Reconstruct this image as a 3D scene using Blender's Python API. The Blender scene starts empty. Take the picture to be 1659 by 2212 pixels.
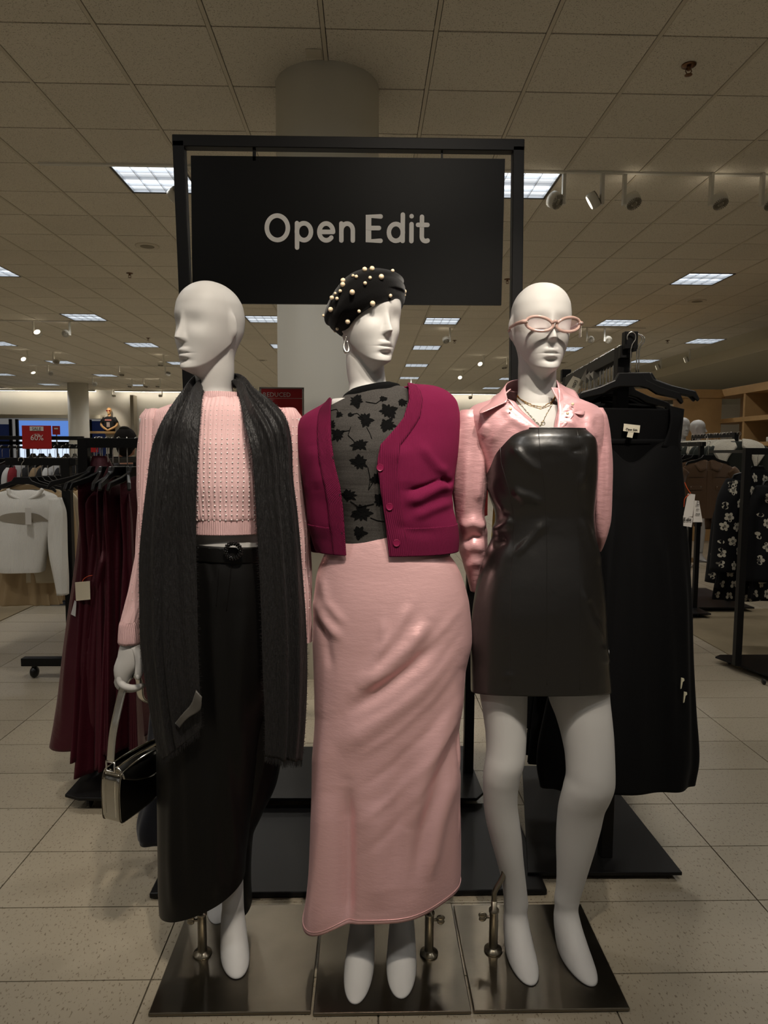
import bpy, bmesh, math, random
import numpy as np
from mathutils import Vector, Matrix
random.seed(7); np.random.seed(7)
scene = bpy.context.scene
COL = scene.collection
PI = math.pi
# ------------------------------------------------------------------ camera
FPX, PITCH, YAW, ROLL, EYE, HC = 1498.8, -.08517, .02495, .0058, 1.418, 3.685
_f = np.array([math.sin(YAW)*math.cos(PITCH), math.cos(YAW)*math.cos(PITCH), math.sin(PITCH)])
_r = np.array([math.cos(YAW), -math.sin(YAW), 0.0]); _u = np.cross(_r, _f)
CR = math.cos(ROLL)*_r + math.sin(ROLL)*_u
CU = -math.sin(ROLL)*_r + math.cos(ROLL)*_u
CF = _f; CO = np.array([0, 0, EYE])
cam = bpy.data.objects.new('camera', bpy.data.cameras.new('camera')); COL.objects.link(cam)
cam.data.sensor_fit = 'HORIZONTAL'; cam.data.sensor_width = 36; cam.data.lens = FPX*36/1659
cam.data.clip_start = .02; cam.data.clip_end = 200
cam.matrix_world = Matrix(((CR[0], CU[0], -CF[0], 0), (CR[1], CU[1], -CF[1], 0), (CR[2], CU[2], -CF[2], EYE), (0, 0, 0, 1)))
scene.camera = cam
scene.view_settings.view_transform = 'Standard'; scene.view_settings.look = 'None'
scene.view_settings.exposure = 0.0; scene.view_settings.gamma = 1.0
scene.view_settings.use_curve_mapping = False
scene.cycles.max_bounces = 4; scene.cycles.diffuse_bounces = 2; scene.cycles.glossy_bounces = 2; scene.cycles.transmission_bounces = 3
scene.cycles.transparent_max_bounces = 8; scene.cycles.caustics_reflective = False; scene.cycles.caustics_refractive = False
scene.cycles.use_adaptive_sampling = True; scene.cycles.adaptive_threshold = .1
# ------------------------------------------------------------------ world and main lights
w = bpy.data.worlds.new('world'); scene.world = w; w.use_nodes = True
w.node_tree.nodes['Background'].inputs[0].default_value = (1.0, .97, .92, 1)
w.node_tree.nodes['Background'].inputs[1].default_value = .13
TROFFER_W = 33         # watts of each ceiling troffer
def spot(loc, aim, watts, angle=40, blend=.6, col=(1, .90, .77), rad=.04):
    l = bpy.data.lights.new('spot_lamp', 'SPOT'); l.energy = watts; l.color = col
    l.spot_size = math.radians(angle); l.spot_blend = blend; l.shadow_soft_size = rad
    o = bpy.data.objects.new('spot_lamp', l); COL.objects.link(o); o.location = loc
    o.rotation_euler = (Vector(aim)-Vector(loc)).to_track_quat('-Z', 'Y').to_euler()
    return o
# track spotlights over the aisle in front of the display (behind and above the camera)
KEYS = [((.70, .36, 3.42), (.48, 1.86, 1.72), 208, 35), ((.16, .34, 3.42), (.03, 1.85, 1.36), 200, 42),
        ((-.10, .30, 3.42), (-.36, 1.86, 1.24), 88, 39), ((.42, -.1, 3.42), (-.08, 2.37, 2.16), 48, 34),
        ((-.83, 5.98, 3.42), (-.25, 1.8, .35), 14, 40), ((.93, 5.98, 3.42), (.30, 1.85, .3), 14, 40)]
for a, b, wt, an in KEYS: spot(a, b, wt, an, 1.0)
# ------------------------------------------------------------------ pixel helpers (pixels of the 1659 x 2212 photograph)
def ray(x, y): return CF + CR*(x-829.5)/FPX + CU*(1106-y)/FPX
def az(x, y, z): d = ray(x, y); return CO + d*(z-EYE)/d[2]
def ay(x, y, Y): d = ray(x, y); return CO + d*Y/d[1]
# ------------------------------------------------------------------ materials
def lin(c):
    return tuple(((v/255)/12.92 if v/255 <= .04045 else ((v/255+.055)/1.055)**2.4) for v in c) + (1,)
MATS = {}
def mat(name, col, rough=.5, metal=0, var=None, bump=None, coat=0, sheen=0, alpha=1, emit=0, ecol=None, spec=.5, trans=0, coord='Generated', aniso=0, sss=0, coatr=.1, wave=None, ior=None, sheenc=None):
    """var=(scale, amount[, detail]); bump=(scale, strength, dist[, stretch xyz]); wave=(axis, scale, strength, dist)"""
    if name in MATS: return MATS[name]
    m = bpy.data.materials.new(name); m.use_nodes = True; nt = m.node_tree; N = nt.nodes; L = nt.links
    b = N['Principled BSDF']; c = lin(col)
    b.inputs['Base Color'].default_value = c; b.inputs['Roughness'].default_value = rough; b.inputs['Metallic'].default_value = metal
    b.inputs['Specular IOR Level'].default_value = spec; b.inputs['Coat Weight'].default_value = coat; b.inputs['Coat Roughness'].default_value = coatr
    b.inputs['Sheen Weight'].default_value = sheen; b.inputs['Sheen Roughness'].default_value = .4
    if sheenc: b.inputs['Sheen Tint'].default_value = lin(sheenc)
    b.inputs['Alpha'].default_value = alpha; b.inputs['Transmission Weight'].default_value = trans
    b.inputs['Anisotropic'].default_value = aniso
    if ior: b.inputs['IOR'].default_value = ior
    if emit: b.inputs['Emission Strength'].default_value = emit; b.inputs['Emission Color'].default_value = lin(ecol or col)
    co = None
    def coords():
        nonlocal co
        if co is None:
            if coord == 'World': co = N.new('ShaderNodeNewGeometry').outputs['Position']
            else: co = N.new('ShaderNodeTexCoord').outputs[coord]
        return co
    if var:
        t = N.new('ShaderNodeTexNoise'); t.inputs['Scale'].default_value = var[0]; t.inputs['Detail'].default_value = var[2] if len(var) > 2 else 4
        L.new(coords(), t.inputs['Vector'])
        mx = N.new('ShaderNodeMix'); mx.data_type = 'RGBA'; a = var[1]
        mr = N.new('ShaderNodeMapRange'); mr.inputs[1].default_value = .3; mr.inputs[2].default_value = .7
        L.new(t.outputs[0], mr.inputs[0]); L.new(mr.outputs[0], mx.inputs[0])
        mx.inputs[6].default_value = tuple(v*(1-a) for v in c[:3])+(1,); mx.inputs[7].default_value = tuple(min(1, v*(1+a)) for v in c[:3])+(1,)
        L.new(mx.outputs[2], b.inputs['Base Color'])
    last = None
    def addbump(h, strength, dist):
        nonlocal last
        bp = N.new('ShaderNodeBump'); bp.inputs['Strength'].default_value = strength; bp.inputs['Distance'].default_value = dist
        L.new(h, bp.inputs['Height'])
        if last: L.new(last, bp.inputs['Normal'])
        last = bp.outputs[0]; L.new(last, b.inputs['Normal'])
    if bump:
        v = coords()
        if len(bump) > 3:
            mp = N.new('ShaderNodeMapping'); mp.inputs['Scale'].default_value = bump[3]; L.new(v, mp.inputs[0]); v = mp.outputs[0]
        t = N.new('ShaderNodeTexNoise'); t.inputs['Scale'].default_value = bump[0]; t.inputs['Detail'].default_value = 3
        L.new(v, t.inputs['Vector']); addbump(t.outputs[0], bump[1], bump[2])
    if wave:
        t = N.new('ShaderNodeTexWave'); t.bands_direction = wave[0]; t.inputs['Scale'].default_value = wave[1]
        L.new(coords(), t.inputs['Vector']); addbump(t.outputs[0], wave[2], wave[3])
    MATS[name] = m
    return m
# ------------------------------------------------------------------ object helpers
def tag(o, label=None, cat=None, group=None, kind=None):
    if label: o['label'] = label
    if cat: o['category'] = cat
    if group: o['group'] = group
    if kind: o['kind'] = kind
    return o
def empty(name, loc=(0, 0, 0), rz=0, label=None, cat=None, group=None, kind=None):
    o = bpy.data.objects.new(name, None); COL.objects.link(o); o.location = loc; o.rotation_euler = (0, 0, rz)
    o.empty_display_size = .1
    return tag(o, label, cat, group, kind)
def link(name, me, parent=None, loc=None):
    o = bpy.data.objects.new(name, me); COL.objects.link(o)
    if loc is not None: o.location = loc
    if parent is not None:
        o.parent = parent
        p = parent; off = Vector((0, 0, 0))
        if loc is None:     # vertices are in world space: undo the parents' own placement
            chain = Matrix()
            while p is not None:
                chain = (Matrix.LocRotScale(p.location, p.rotation_euler, p.scale) if p.parent is None else p.matrix_parent_inverse @ Matrix.LocRotScale(p.location, p.rotation_euler, p.scale)) @ chain
                p = p.parent
            o.matrix_parent_inverse = chain.inverted()
    return o
def mesh(name, V, Fc, m, parent=None, smooth=True, uv=None, loc=None, solid=0, sub=0, bev=0, mats=None, fmi=None):
    me = bpy.data.meshes.new(name)
    me.from_pydata([tuple(map(float, v)) for v in V], [], [tuple(map(int, f)) for f in Fc])
    if m is not None: me.materials.append(m)
    for q in (mats or []): me.materials.append(q)
    if fmi is not None: me.polygons.foreach_set('material_index', fmi)
    if smooth: me.polygons.foreach_set('use_smooth', [True]*len(me.polygons))
    if uv is not None:
        l = me.uv_layers.new(name='UVMap'); vi = np.zeros(len(me.loops), int); me.loops.foreach_get('vertex_index', vi)
        l.data.foreach_set('uv', np.asarray(uv, float)[vi].ravel())
    me.update()
    o = link(name, me, parent, loc)
    if solid:
        s = o.modifiers.new('solid', 'SOLIDIFY'); s.thickness = solid; s.offset = 0
    if bev:
        s = o.modifiers.new('bevel', 'BEVEL'); s.width = bev; s.segments = 2; s.limit_method = 'ANGLE'
    if sub:
        s = o.modifiers.new('sub', 'SUBSURF'); s.levels = sub; s.render_levels = sub
    return o
class MB:
    """collects shapes into one mesh"""
    def __init__(s): s.V = []; s.F = []; s.UV = []
    def add(s, V, Fc, uv=None):
        n = len(s.V); s.V += [tuple(v) for v in V]; s.F += [tuple(i+n for i in f) for f in Fc]
        s.UV += [tuple(q) for q in uv] if uv is not None else [(0, 0)]*len(V)
        return s
    def box(s, c, size, R=None):
        x, y, z = size[0]/2, size[1]/2, size[2]/2
        P = [Vector((i*x, j*y, k*z)) for i in (-1, 1) for j in (-1, 1) for k in (-1, 1)]
        if R is not None: P = [R @ p for p in P]
        c = Vector(c)
        return s.add([p+c for p in P], [(0, 1, 3, 2), (4, 6, 7, 5), (0, 4, 5, 1), (2, 3, 7, 6), (0, 2, 6, 4), (1, 5, 7, 3)])
    def bar(s, a, b, wd, dp=None):
        a = Vector(a); b = Vector(b); d = b-a; dp = dp or wd
        q = Matrix.Identity(3) if math.hypot(d.x, d.y) < 1e-6 else (Vector((0, 0, 1)).rotation_difference(d).to_matrix() if abs(d.normalized().z) > .9 else d.to_track_quat('Z', 'Y').to_matrix())
        return s.box((a+b)/2, (wd, dp, d.length), q)
    def tube(s, pts, r, seg=8, closed=False, cap=True):
        P = np.array(pts, float); n = len(P); r = np.full(n, r) if np.isscalar(r) else np.array(r, float)
        T = np.gradient(P, axis=0) if not closed else (np.roll(P, -1, 0)-np.roll(P, 1, 0))
        T /= np.maximum(np.linalg.norm(T, axis=1, keepdims=True), 1e-9)
        ref = np.array([0, 0, 1.]) if abs(T[0][2]) < .9 else np.array([1., 0, 0])
        V = []; nrm = np.cross(T[0], ref); nrm /= np.linalg.norm(nrm)
        for i in range(n):
            nrm = nrm-T[i]*(nrm@T[i]); nrm /= max(np.linalg.norm(nrm), 1e-9); b = np.cross(T[i], nrm)
            for k in range(seg):
                a = 2*PI*k/seg; V.append(P[i]+r[i]*(math.cos(a)*nrm+math.sin(a)*b))
        Fc = []
        for i in range(n if closed else n-1):
            j = (i+1) % n
            for k in range(seg): Fc.append((i*seg+k, i*seg+(k+1) % seg, j*seg+(k+1) % seg, j*seg+k))
        if cap and not closed: Fc += [tuple(range(seg))[::-1], tuple((n-1)*seg+k for k in range(seg))]
        return s.add(V, Fc)
    def lathe(s, c, prof, seg=24, axis='z'):
        V = []; c = np.array(c, float)
        for r, h in prof:
            for k in range(seg):
                a = 2*PI*k/seg; v = (r*math.cos(a), r*math.sin(a), h)
                if axis == 'y': v = (v[0], v[2], v[1])
                elif axis == 'x': v = (v[2], v[0], v[1])
                V.append(c+np.array(v))
        n = len(prof); Fc = [(i*seg+k, i*seg+(k+1) % seg, (i+1)*seg+(k+1) % seg, (i+1)*seg+k) for i in range(n-1) for k in range(seg)]
        Fc += [tuple(range(seg))[::-1], tuple((n-1)*seg+k for k in range(seg))]
        return s.add(V, Fc)
    def sphere(s, c, r, seg=10, ring=6, sc=(1, 1, 1)):
        V = [(c[0], c[1], c[2]+r*sc[2])]; Fc = []
        for i in range(1, ring):
            t = PI*i/ring
            for k in range(seg):
                a = 2*PI*k/seg; V.append((c[0]+r*sc[0]*math.sin(t)*math.cos(a), c[1]+r*sc[1]*math.sin(t)*math.sin(a), c[2]+r*sc[2]*math.cos(t)))
        V.append((c[0], c[1], c[2]-r*sc[2])); e = len(V)-1
        for k in range(seg): Fc += [(0, 1+k, 1+(k+1) % seg), (e, 1+(ring-2)*seg+(k+1) % seg, 1+(ring-2)*seg+k)]
        for i in range(ring-2):
            for k in range(seg): Fc.append((1+i*seg+k, 1+(i+1)*seg+k, 1+(i+1)*seg+(k+1) % seg, 1+i*seg+(k+1) % seg))
        return s.add(V, Fc)
    def prism(s, poly, z0, z1, R=None, c=(0, 0, 0)):
        n = len(poly); P = [Vector((x, y, z0)) for x, y in poly]+[Vector((x, y, z1)) for x, y in poly]
        if R is not None: P = [R @ p for p in P]
        c = Vector(c)
        return s.add([p+c for p in P], [tuple(range(n))[::-1], tuple(range(n, 2*n))]+[(i, (i+1) % n, n+(i+1) % n, n+i) for i in range(n)])
    def build(s, name, m, parent=None, smooth=False, loc=None, uv=False, **k):
        return mesh(name, s.V, s.F, m, parent, smooth, s.UV if uv else None, loc, **k)
def copy_tree(o, parent=None):
    c = o.copy(); COL.objects.link(c); c.parent = parent
    for ch in list(o.children): copy_tree(ch, c)
    return c
def hermite(xs, ys, q):
    """smooth (monotone-limited) interpolation of a table; ys may have columns"""
    xs = np.asarray(xs, float); ys = np.asarray(ys, float); one = ys.ndim == 1
    if one: ys = ys[:, None]
    h = np.diff(xs)[:, None]; d = np.diff(ys, axis=0)/h; m = np.zeros_like(ys)
    m[0] = d[0]; m[-1] = d[-1]
    if len(xs) > 2:
        a, b = d[:-1], d[1:]; s = (a*b > 0); w1 = 2*h[1:]+h[:-1]; w2 = h[1:]+2*h[:-1]
        with np.errstate(divide='ignore', invalid='ignore'): hm = (w1+w2)/(w1/a+w2/b)
        m[1:-1] = np.where(s, hm, 0)
    q = np.asarray(q, float); i = np.clip(np.searchsorted(xs, q, 'right')-1, 0, len(xs)-2)
    t = ((np.clip(q, xs[0], xs[-1])-xs[i])/h[i, 0])[:, None]; H = h[i]
    r = (2*t**3-3*t**2+1)*ys[i]+(t**3-2*t**2+t)*H*m[i]+(-2*t**3+3*t**2)*ys[i+1]+(t**3-t**2)*H*m[i+1]
    return r[:, 0] if one else r
def spline(pts, n):
    """Catmull-Rom through 3-D points, n samples"""
    P = np.asarray(pts, float); k = len(P); P = np.vstack([2*P[0]-P[1], P, 2*P[-1]-P[-2]])
    q = np.linspace(0, k-1, n); i = np.minimum(q.astype(int), k-2); t = (q-i)[:, None]
    a, b, c, d = P[i], P[i+1], P[i+2], P[i+3]
    return .5*((2*b)+(c-a)*t+(2*a-5*b+4*c-d)*t**2+(3*b-a-3*c+d)*t**3)
def grid_faces(nr, nc, wrap):
    Fc = []
    for i in range(nr-1):
        for k in range(nc if wrap else nc-1):
            Fc.append((i*nc+k, i*nc+(k+1) % nc, (i+1)*nc+(k+1) % nc, (i+1)*nc+k))
    return Fc
class Surf:
    """lofted surface of horizontal slices; rows of the table: (xl, xr, py, Y, ry) in photo pixels, depth Y and half depth ry in metres"""
    def __init__(s, rows, nr=90, nc=72, n=2.2, fold=None, arc=None, metric=False, lean=None):
        T = np.array(rows, float); q = np.linspace(0, 1, nr)
        C = []; 
        for xl, xr, py, Y, ry in T[:, :5]:
            a = ay(xl, py, Y); b = ay(xr, py, Y)
            C.append([(a[0]+b[0])/2, Y, (a[2]+b[2])/2, (b[0]-a[0])/2, ry])
        C = np.array(C); key = np.abs(np.diff(C[:, 2]))+.15*np.abs(np.diff(C[:, 3]))+.15*np.abs(np.diff(C[:, 1]))+1e-5
        key = np.concatenate([[0], np.cumsum(key)]); key /= key[-1]; s.key = key
        s.S = hermite(key, C, q); s.nr, s.nc = nr, nc; s.pw = n; s.arc = arc; s.fold = fold; s.q = q
        P = np.zeros((nr, nc, 3)); U = np.zeros((nr, nc, 2)); TH = np.zeros((nr, nc))
        for i in range(nr):
            if arc is None: th = np.linspace(-PI, PI, nc, endpoint=False)
            else:
                a, b = arc(q[i], s.S[i]); th = np.linspace(a, b, nc)
            TH[i] = th; P[i] = s.pt(s.S[i], th)
        s.TH = TH; s.P = P
        s.normals()
        if fold is not None:
            D = np.zeros((nr, nc))
            for i in range(nr): D[i] = fold(TH[i], q[i], P[i])
            s.P = s.P+s.Nn*D[..., None]; s.normals()
        s.U = np.zeros((nr, nc, 2)); s.U[..., 0] = TH*np.maximum(s.S[:, 3], .03)[:, None]; s.U[..., 1] = P[..., 2]
    def pt(s, S, th):
        n = s.pw; sx = np.sign(np.sin(th))*np.abs(np.sin(th))**(2/n); cy = np.sign(np.cos(th))*np.abs(np.cos(th))**(2/n)
        return np.stack([S[0]+S[3]*sx, S[1]-S[4]*cy, np.full_like(th, S[2])], -1)
    def normals(s):
        P = s.P
        if s.arc is None: du = np.roll(P, -1, 1)-np.roll(P, 1, 1)
        else: du = np.gradient(P, axis=1)
        dv = np.gradient(P, axis=0); N = np.cross(dv, du); N /= np.maximum(np.linalg.norm(N, axis=2, keepdims=True), 1e-9)
        c = s.S[:, None, :3]; flip = np.sign(((P-c)*N).sum(2).mean()); s.Nn = N*(flip if flip else 1)
    def at(s, px, py, off=0.0):
        """front point of the surface nearest a pixel direction"""
        d = ray(px, py); d = d/np.linalg.norm(d); v = s.P-CO; t = v@d; dist = np.linalg.norm(v-t[..., None]*d, axis=2)
        dist = np.where((s.Nn@d) < .1, dist, 9); i, k = np.unravel_index(np.argmin(dist), dist.shape)
        n = s.Nn[i, k]; p = s.P[i, k]; tt = ((p-CO)@n)/(d@n); hit = CO+d*tt
        if np.linalg.norm(hit-p) > .02: hit = p
        return hit+n*off, n
    def faces(s, cap=(True, True)):
        Fc = grid_faces(s.nr, s.nc, s.arc is None)
        if s.arc is None:
            if cap[0]: Fc.append(tuple(range(s.nc))[::-1])
            if cap[1]: Fc.append(tuple((s.nr-1)*s.nc+k for k in range(s.nc)))
        return Fc
    def build(s, name, m, parent=None, cap=(True, True), **k):
        return mesh(name, s.P.reshape(-1, 3), s.faces(cap), m, parent, True, s.U.reshape(-1, 2), **k)
    def into(s, mb, cap=(True, True)):
        return mb.add(s.P.reshape(-1, 3), s.faces(cap), s.U.reshape(-1, 2))
def sheet(edgeA, edgeB, nr, nc, fold=None, axis=None):
    """grid between two 3-D edge polylines (same length tables); returns P (nr,nc,3)"""
    A = spline(edgeA, nr); B = spline(edgeB, nr); t = np.linspace(0, 1, nc)
    P = A[:, None]*(1-t[None, :, None])+B[:, None]*t[None, :, None]
    du = np.gradient(P, axis=1); dv = np.gradient(P, axis=0); N = np.cross(du, dv); N /= np.maximum(np.linalg.norm(N, axis=2, keepdims=True), 1e-9)
    if axis is not None:
        o = P-np.array(axis, float); o[..., 2] = 0; N = N*np.sign((N*o).sum(2))[..., None]
    if fold is not None:
        D = np.array([[fold(t[k], i/(nr-1)) for k in range(nc)] for i in range(nr)]); P = P+N*D[..., None]
    return P
# ------------------------------------------------------------------ lettering (stroke letters with round ends, and plain text)
def arcpts(cx, cy, rx, ry, a0, a1, n=18):
    return [(cx+rx*math.cos(math.radians(a0+(a1-a0)*i/n)), cy+ry*math.sin(math.radians(a0+(a1-a0)*i/n))) for i in range(n+1)]
def glyphs():
    G = {}
    G['O'] = ([arcpts(.40, .36, .32, .36, 90, 450, 36)], .80)
    G['p'] = ([[(.07, .50), (.07, -.22)], arcpts(.28, .25, .215, .25, 180, 540, 28)], .56)
    G['e'] = ([arcpts(.27, .25, .21, .25, 0, 318, 26), [(.10, .25), (.475, .25)]], .535)
    G['n'] = ([[(.07, .50), (.07, 0)], arcpts(.245, .30, .175, .20, 180, 0, 14)+[(.42, 0)]], .50)
    G['E'] = ([[(.44, .72), (.07, .72), (.07, 0), (.44, 0)], [(.07, .375), (.39, .375)]], .50)
    G['d'] = ([[(.49, .78), (.49, 0)], arcpts(.28, .25, .215, .25, 0, 360, 28)], .56)
    G['i'] = ([[(.07, .50), (.07, 0)], [(.07, .735), (.0701, .7351)]], .14)
    G['t'] = ([[(.12, .72), (.12, .14)]+arcpts(.24, .13, .12, .13, 180, 300, 8), [(0, .48), (.29, .48)]], .34)
    return G
def stroke_mesh(lines, wd, place, th=.002):
    """flat ribbons with round caps; place(x, y, z) -> world"""
    mb = MB()
    th0 = th
    for li, ln in enumerate(lines):
        th = th0*(1+.3*li); P = np.array(ln, float); n = len(P)
        closed = n > 6 and np.linalg.norm(P[0]-P[-1]) < 1e-6
        T = np.zeros_like(P)
        for i in range(n):
            a = P[i-1] if i else (P[-2] if closed else P[0]); b = P[i+1] if i < n-1 else (P[1] if closed else P[-1]); d = b-a; T[i] = d/max(np.linalg.norm(d), 1e-9)
        def miter(i):
            if 0 < i < n-1:
                a = P[i]-P[i-1]; b = P[i+1]-P[i]; c = (a@b)/max(np.linalg.norm(a)*np.linalg.norm(b), 1e-9); return 1/max(.5, math.sqrt((1+c)/2))
            return 1
        V = []; 
        for i in range(n):
            nx = np.array([-T[i][1], T[i][0]])*wd/2*miter(i)
            for z in (0, th):
                V += [place(*(P[i]+nx), z), place(*(P[i]-nx), z)]
        Fc = []
        for i in range(n-1):
            a, b = i*4, i*4+4
            Fc += [(a+2, a+3, b+3, b+2), (a, b, b+1, a+1), (a, a+2, b+2, b), (a+1, b+1, b+3, a+3)]
        mb.add(V, Fc)
        if not closed:
            for e in ((0, n-1) if np.linalg.norm(P[0]-P[-1]) > .01 else (0,)):
                c = P[e]; ring = [(c[0]+wd/2*math.cos(2*PI*k/16), c[1]+wd/2*math.sin(2*PI*k/16)) for k in range(16)]
                Vr = [place(x, y, th*(1.06+.06*(e > 0))) for x, y in ring]+[place(x, y, 0) for x, y in ring]
                mb.add(Vr, [tuple(range(16))]+[(k, (k+1) % 16, 16+(k+1) % 16, 16+k) for k in range(16)])
    return mb
def stroke_text(txt, name, m, parent, origin, ex, ey, ez, size, wd=.125, th=.002, gap=.11, space=.24):
    G = glyphs(); o = Vector(origin); ex, ey, ez = Vector(ex), Vector(ey), Vector(ez)
    x = 0; out = []; pos = []
    for ch in txt:
        if ch == ' ': x += space; continue
        pos.append((ch, x)); x += G[ch][1]+gap
    for ch, px in pos:
        f = lambda a, b, z, px=px: tuple(o+ex*((a+px)*size)+ey*(b*size)+ez*z)
        out.append(stroke_mesh(G[ch][0], wd, f, th).build(name, m, parent))
    return out, x*size
def text(body, name, m, parent, origin, ex, ey, size, align='CENTER', ext=.0006):
    """plain lettering as a mesh lying in the plane ex, ey"""
    c = bpy.data.curves.new(name, 'FONT'); c.body = body; c.size = size; c.align_x = align; c.extrude = ext; c.resolution_u = 2
    t = bpy.data.objects.new('tmp', c); COL.objects.link(t)
    dg = bpy.context.evaluated_depsgraph_get(); me = bpy.data.meshes.new_from_object(t.evaluated_get(dg)); bpy.data.objects.remove(t); bpy.data.curves.remove(c)
    ex, ey = Vector(ex).normalized(), Vector(ey).normalized(); ez = ex.cross(ey)
    Mx = Matrix((ex, ey, ez)).transposed().to_4x4(); Mx.translation = Vector(origin)
    me.transform(Mx); me.materials.clear(); me.materials.append(m); me.name = name
    return link(name, me, parent)
# ================================================================== SETTING
m_tile = None
def speckle(name, base, dark, rough, scale, thr, spec=.4, bumpd=.0006, coord_scale=(1, 1, 1), var=.06, big=1.2, varseed=0):
    """stone / mineral-fibre look: base colour with small dark flecks"""
    m = bpy.data.materials.new(name); m.use_nodes = True; nt = m.node_tree; N = nt.nodes; L = nt.links; b = N['Principled BSDF']
    g = N.new('ShaderNodeNewGeometry'); mp = N.new('ShaderNodeMapping'); mp.inputs['Scale'].default_value = coord_scale; L.new(g.outputs['Position'], mp.inputs[0])
    t = N.new('ShaderNodeTexNoise'); t.inputs['Scale'].default_value = scale; t.inputs['Detail'].default_value = 2; t.inputs['Roughness'].default_value = .6; L.new(mp.outputs[0], t.inputs['Vector'])
    r = N.new('ShaderNodeValToRGB'); r.color_ramp.elements[0].position = thr-.035; r.color_ramp.elements[1].position = thr+.02
    r.color_ramp.elements[0].color = (0, 0, 0, 1); r.color_ramp.elements[1].color = (1, 1, 1, 1); L.new(t.outputs[0], r.inputs[0])
    t2 = N.new('ShaderNodeTexNoise'); t2.inputs['Scale'].default_value = big; t2.inputs['Detail'].default_value = 5; L.new(g.outputs['Position'], t2.inputs['Vector'])
    c = lin(base); mv = N.new('ShaderNodeMix'); mv.data_type = 'RGBA'; mv.inputs[6].default_value = tuple(v*(1-var) for v in c[:3])+(1,); mv.inputs[7].default_value = tuple(v*(1+var) for v in c[:3])+(1,)
    L.new(t2.outputs[0], mv.inputs[0])
    mx = N.new('ShaderNodeMix'); mx.data_type = 'RGBA'; mx.inputs[6].default_value = lin(dark); L.new(mv.outputs[2], mx.inputs[7]); L.new(r.outputs[0], mx.inputs[0])
    oi = N.new('ShaderNodeObjectInfo'); hs = N.new('ShaderNodeHueSaturation'); mr = N.new('ShaderNodeMapRange'); mr.inputs[3].default_value = .955; mr.inputs[4].default_value = 1.045
    L.new(oi.outputs['Random'], mr.inputs[0]); L.new(mr.outputs[0], hs.inputs['Value']); L.new(mx.outputs[2], hs.inputs['Color']); L.new(hs.outputs[0], b.inputs['Base Color'])
    bp = N.new('ShaderNodeBump'); bp.inputs['Strength'].default_value = .5; bp.inputs['Distance'].default_value = bumpd; L.new(r.outputs[0], bp.inputs['Height']); L.new(bp.outputs[0], b.inputs['Normal'])
    b.inputs['Roughness'].default_value = rough; b.inputs['Specular IOR Level'].default_value = spec
    return m
m_tile = speckle('floor tile stone', (162, 151, 131), (118, 106, 88), .34, 150, .375, .45, .0001, (1, .5, 1))
m_grout = mat('grout', (96, 87, 72), .9)
m_ctile = speckle('ceiling tile fibre', (246, 238, 222), (190, 178, 158), .95, 160, .385, .2, .0008)
m_grid = mat('ceiling grid paint', (226, 216, 196), .6)
m_gap = mat('ceiling void', (70, 62, 52), .9)
m_wall = mat('wall paint', (205, 198, 182), .8, var=(1.5, .03))
m_cream = mat('column paint', (238, 235, 224), .55, var=(2, .03))
m_dry = mat('drywall paint', (214, 205, 182), .8)
m_white = mat('white powder coat', (232, 228, 216), .45)
m_black = mat('black powder coat', (13, 12, 12), .45, spec=.25, bump=(900, .15, .0003), coord='World')
m_blackp = mat('black plastic', (11, 10, 10), .33, spec=.4)
m_chrome = mat('chrome', (228, 225, 218), .26, metal=1)
m_steel = mat('satin steel', (150, 142, 126), .28, metal=1)
m_wood = mat('light oak', (178, 142, 94), .5, bump=(40, .2, .001, (1, 1, .06)), var=(3, .14), coord='World')
# ---- floor
FX0, FY0, TW, TD = -.5763, 1.7700, .61, .305
floor_o = tag(MB().box((1, 12, -.03), (34, 40, .05)).build('floor', m_grout), kind='structure')
G = .0022
tile_me = MB().box((0, 0, -.0045), (TW-2*G, TD-2*G, .009)); t0 = tile_me.build('tile', m_tile, floor_o, loc=(0, 0, 0), bev=0)
cells = []
for i in range(-21, 28):
    for j in range(-14, 80):
        x = FX0+TW*(i+.5); y = FY0+TD*(j+.5)
        p = np.array([x, y, 0])-CO; d = p@CF
        if d < .2: vis = False
        else:
            px, py = 829.5+FPX*(p@CR)/d, 1106-FPX*(p@CU)/d; vis = -60 < px < 1720 and py < 2290
        cells.append((0 if vis else 1, math.hypot(x, y), x, y))
cells.sort(); rest = MB(); nt_ = 0
for v, dd, x, y in cells:
    if v == 0 and nt_ < 300:
        o = t0 if nt_ == 0 else t0.copy()
        if nt_: COL.objects.link(o)
        o.location = (x, y, random.uniform(-.0003, .0003)); nt_ += 1
    else: rest.box((x, y, -.0045), (TW-2*G, TD-2*G, .009))
tag(rest.build('tile_field', m_tile, floor_o), kind='stuff')
# carpets inlaid in the floor
m_carpet = mat('carpet pile', (142, 128, 104), 1.0, var=(3, .12), bump=(350, .8, .004), coord='World', spec=.1)
def carpet(x0, x1, y0, y1, label):
    nx, ny = 2, 2
    o = MB().box(((x0+x1)/2, (y0+y1)/2, .004), (x1-x0, y1-y0, .008)).build('carpet', m_carpet, bev=.003)
    tag(o, label, 'carpet')
carpet(2.575, 8.5, 2.6, 6.21, 'brown pile carpet under the floral blouse rack on the right')
carpet(-8.6, -3.05, 3.2, 11, 'brown carpet area under the racks at the left edge')
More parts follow.
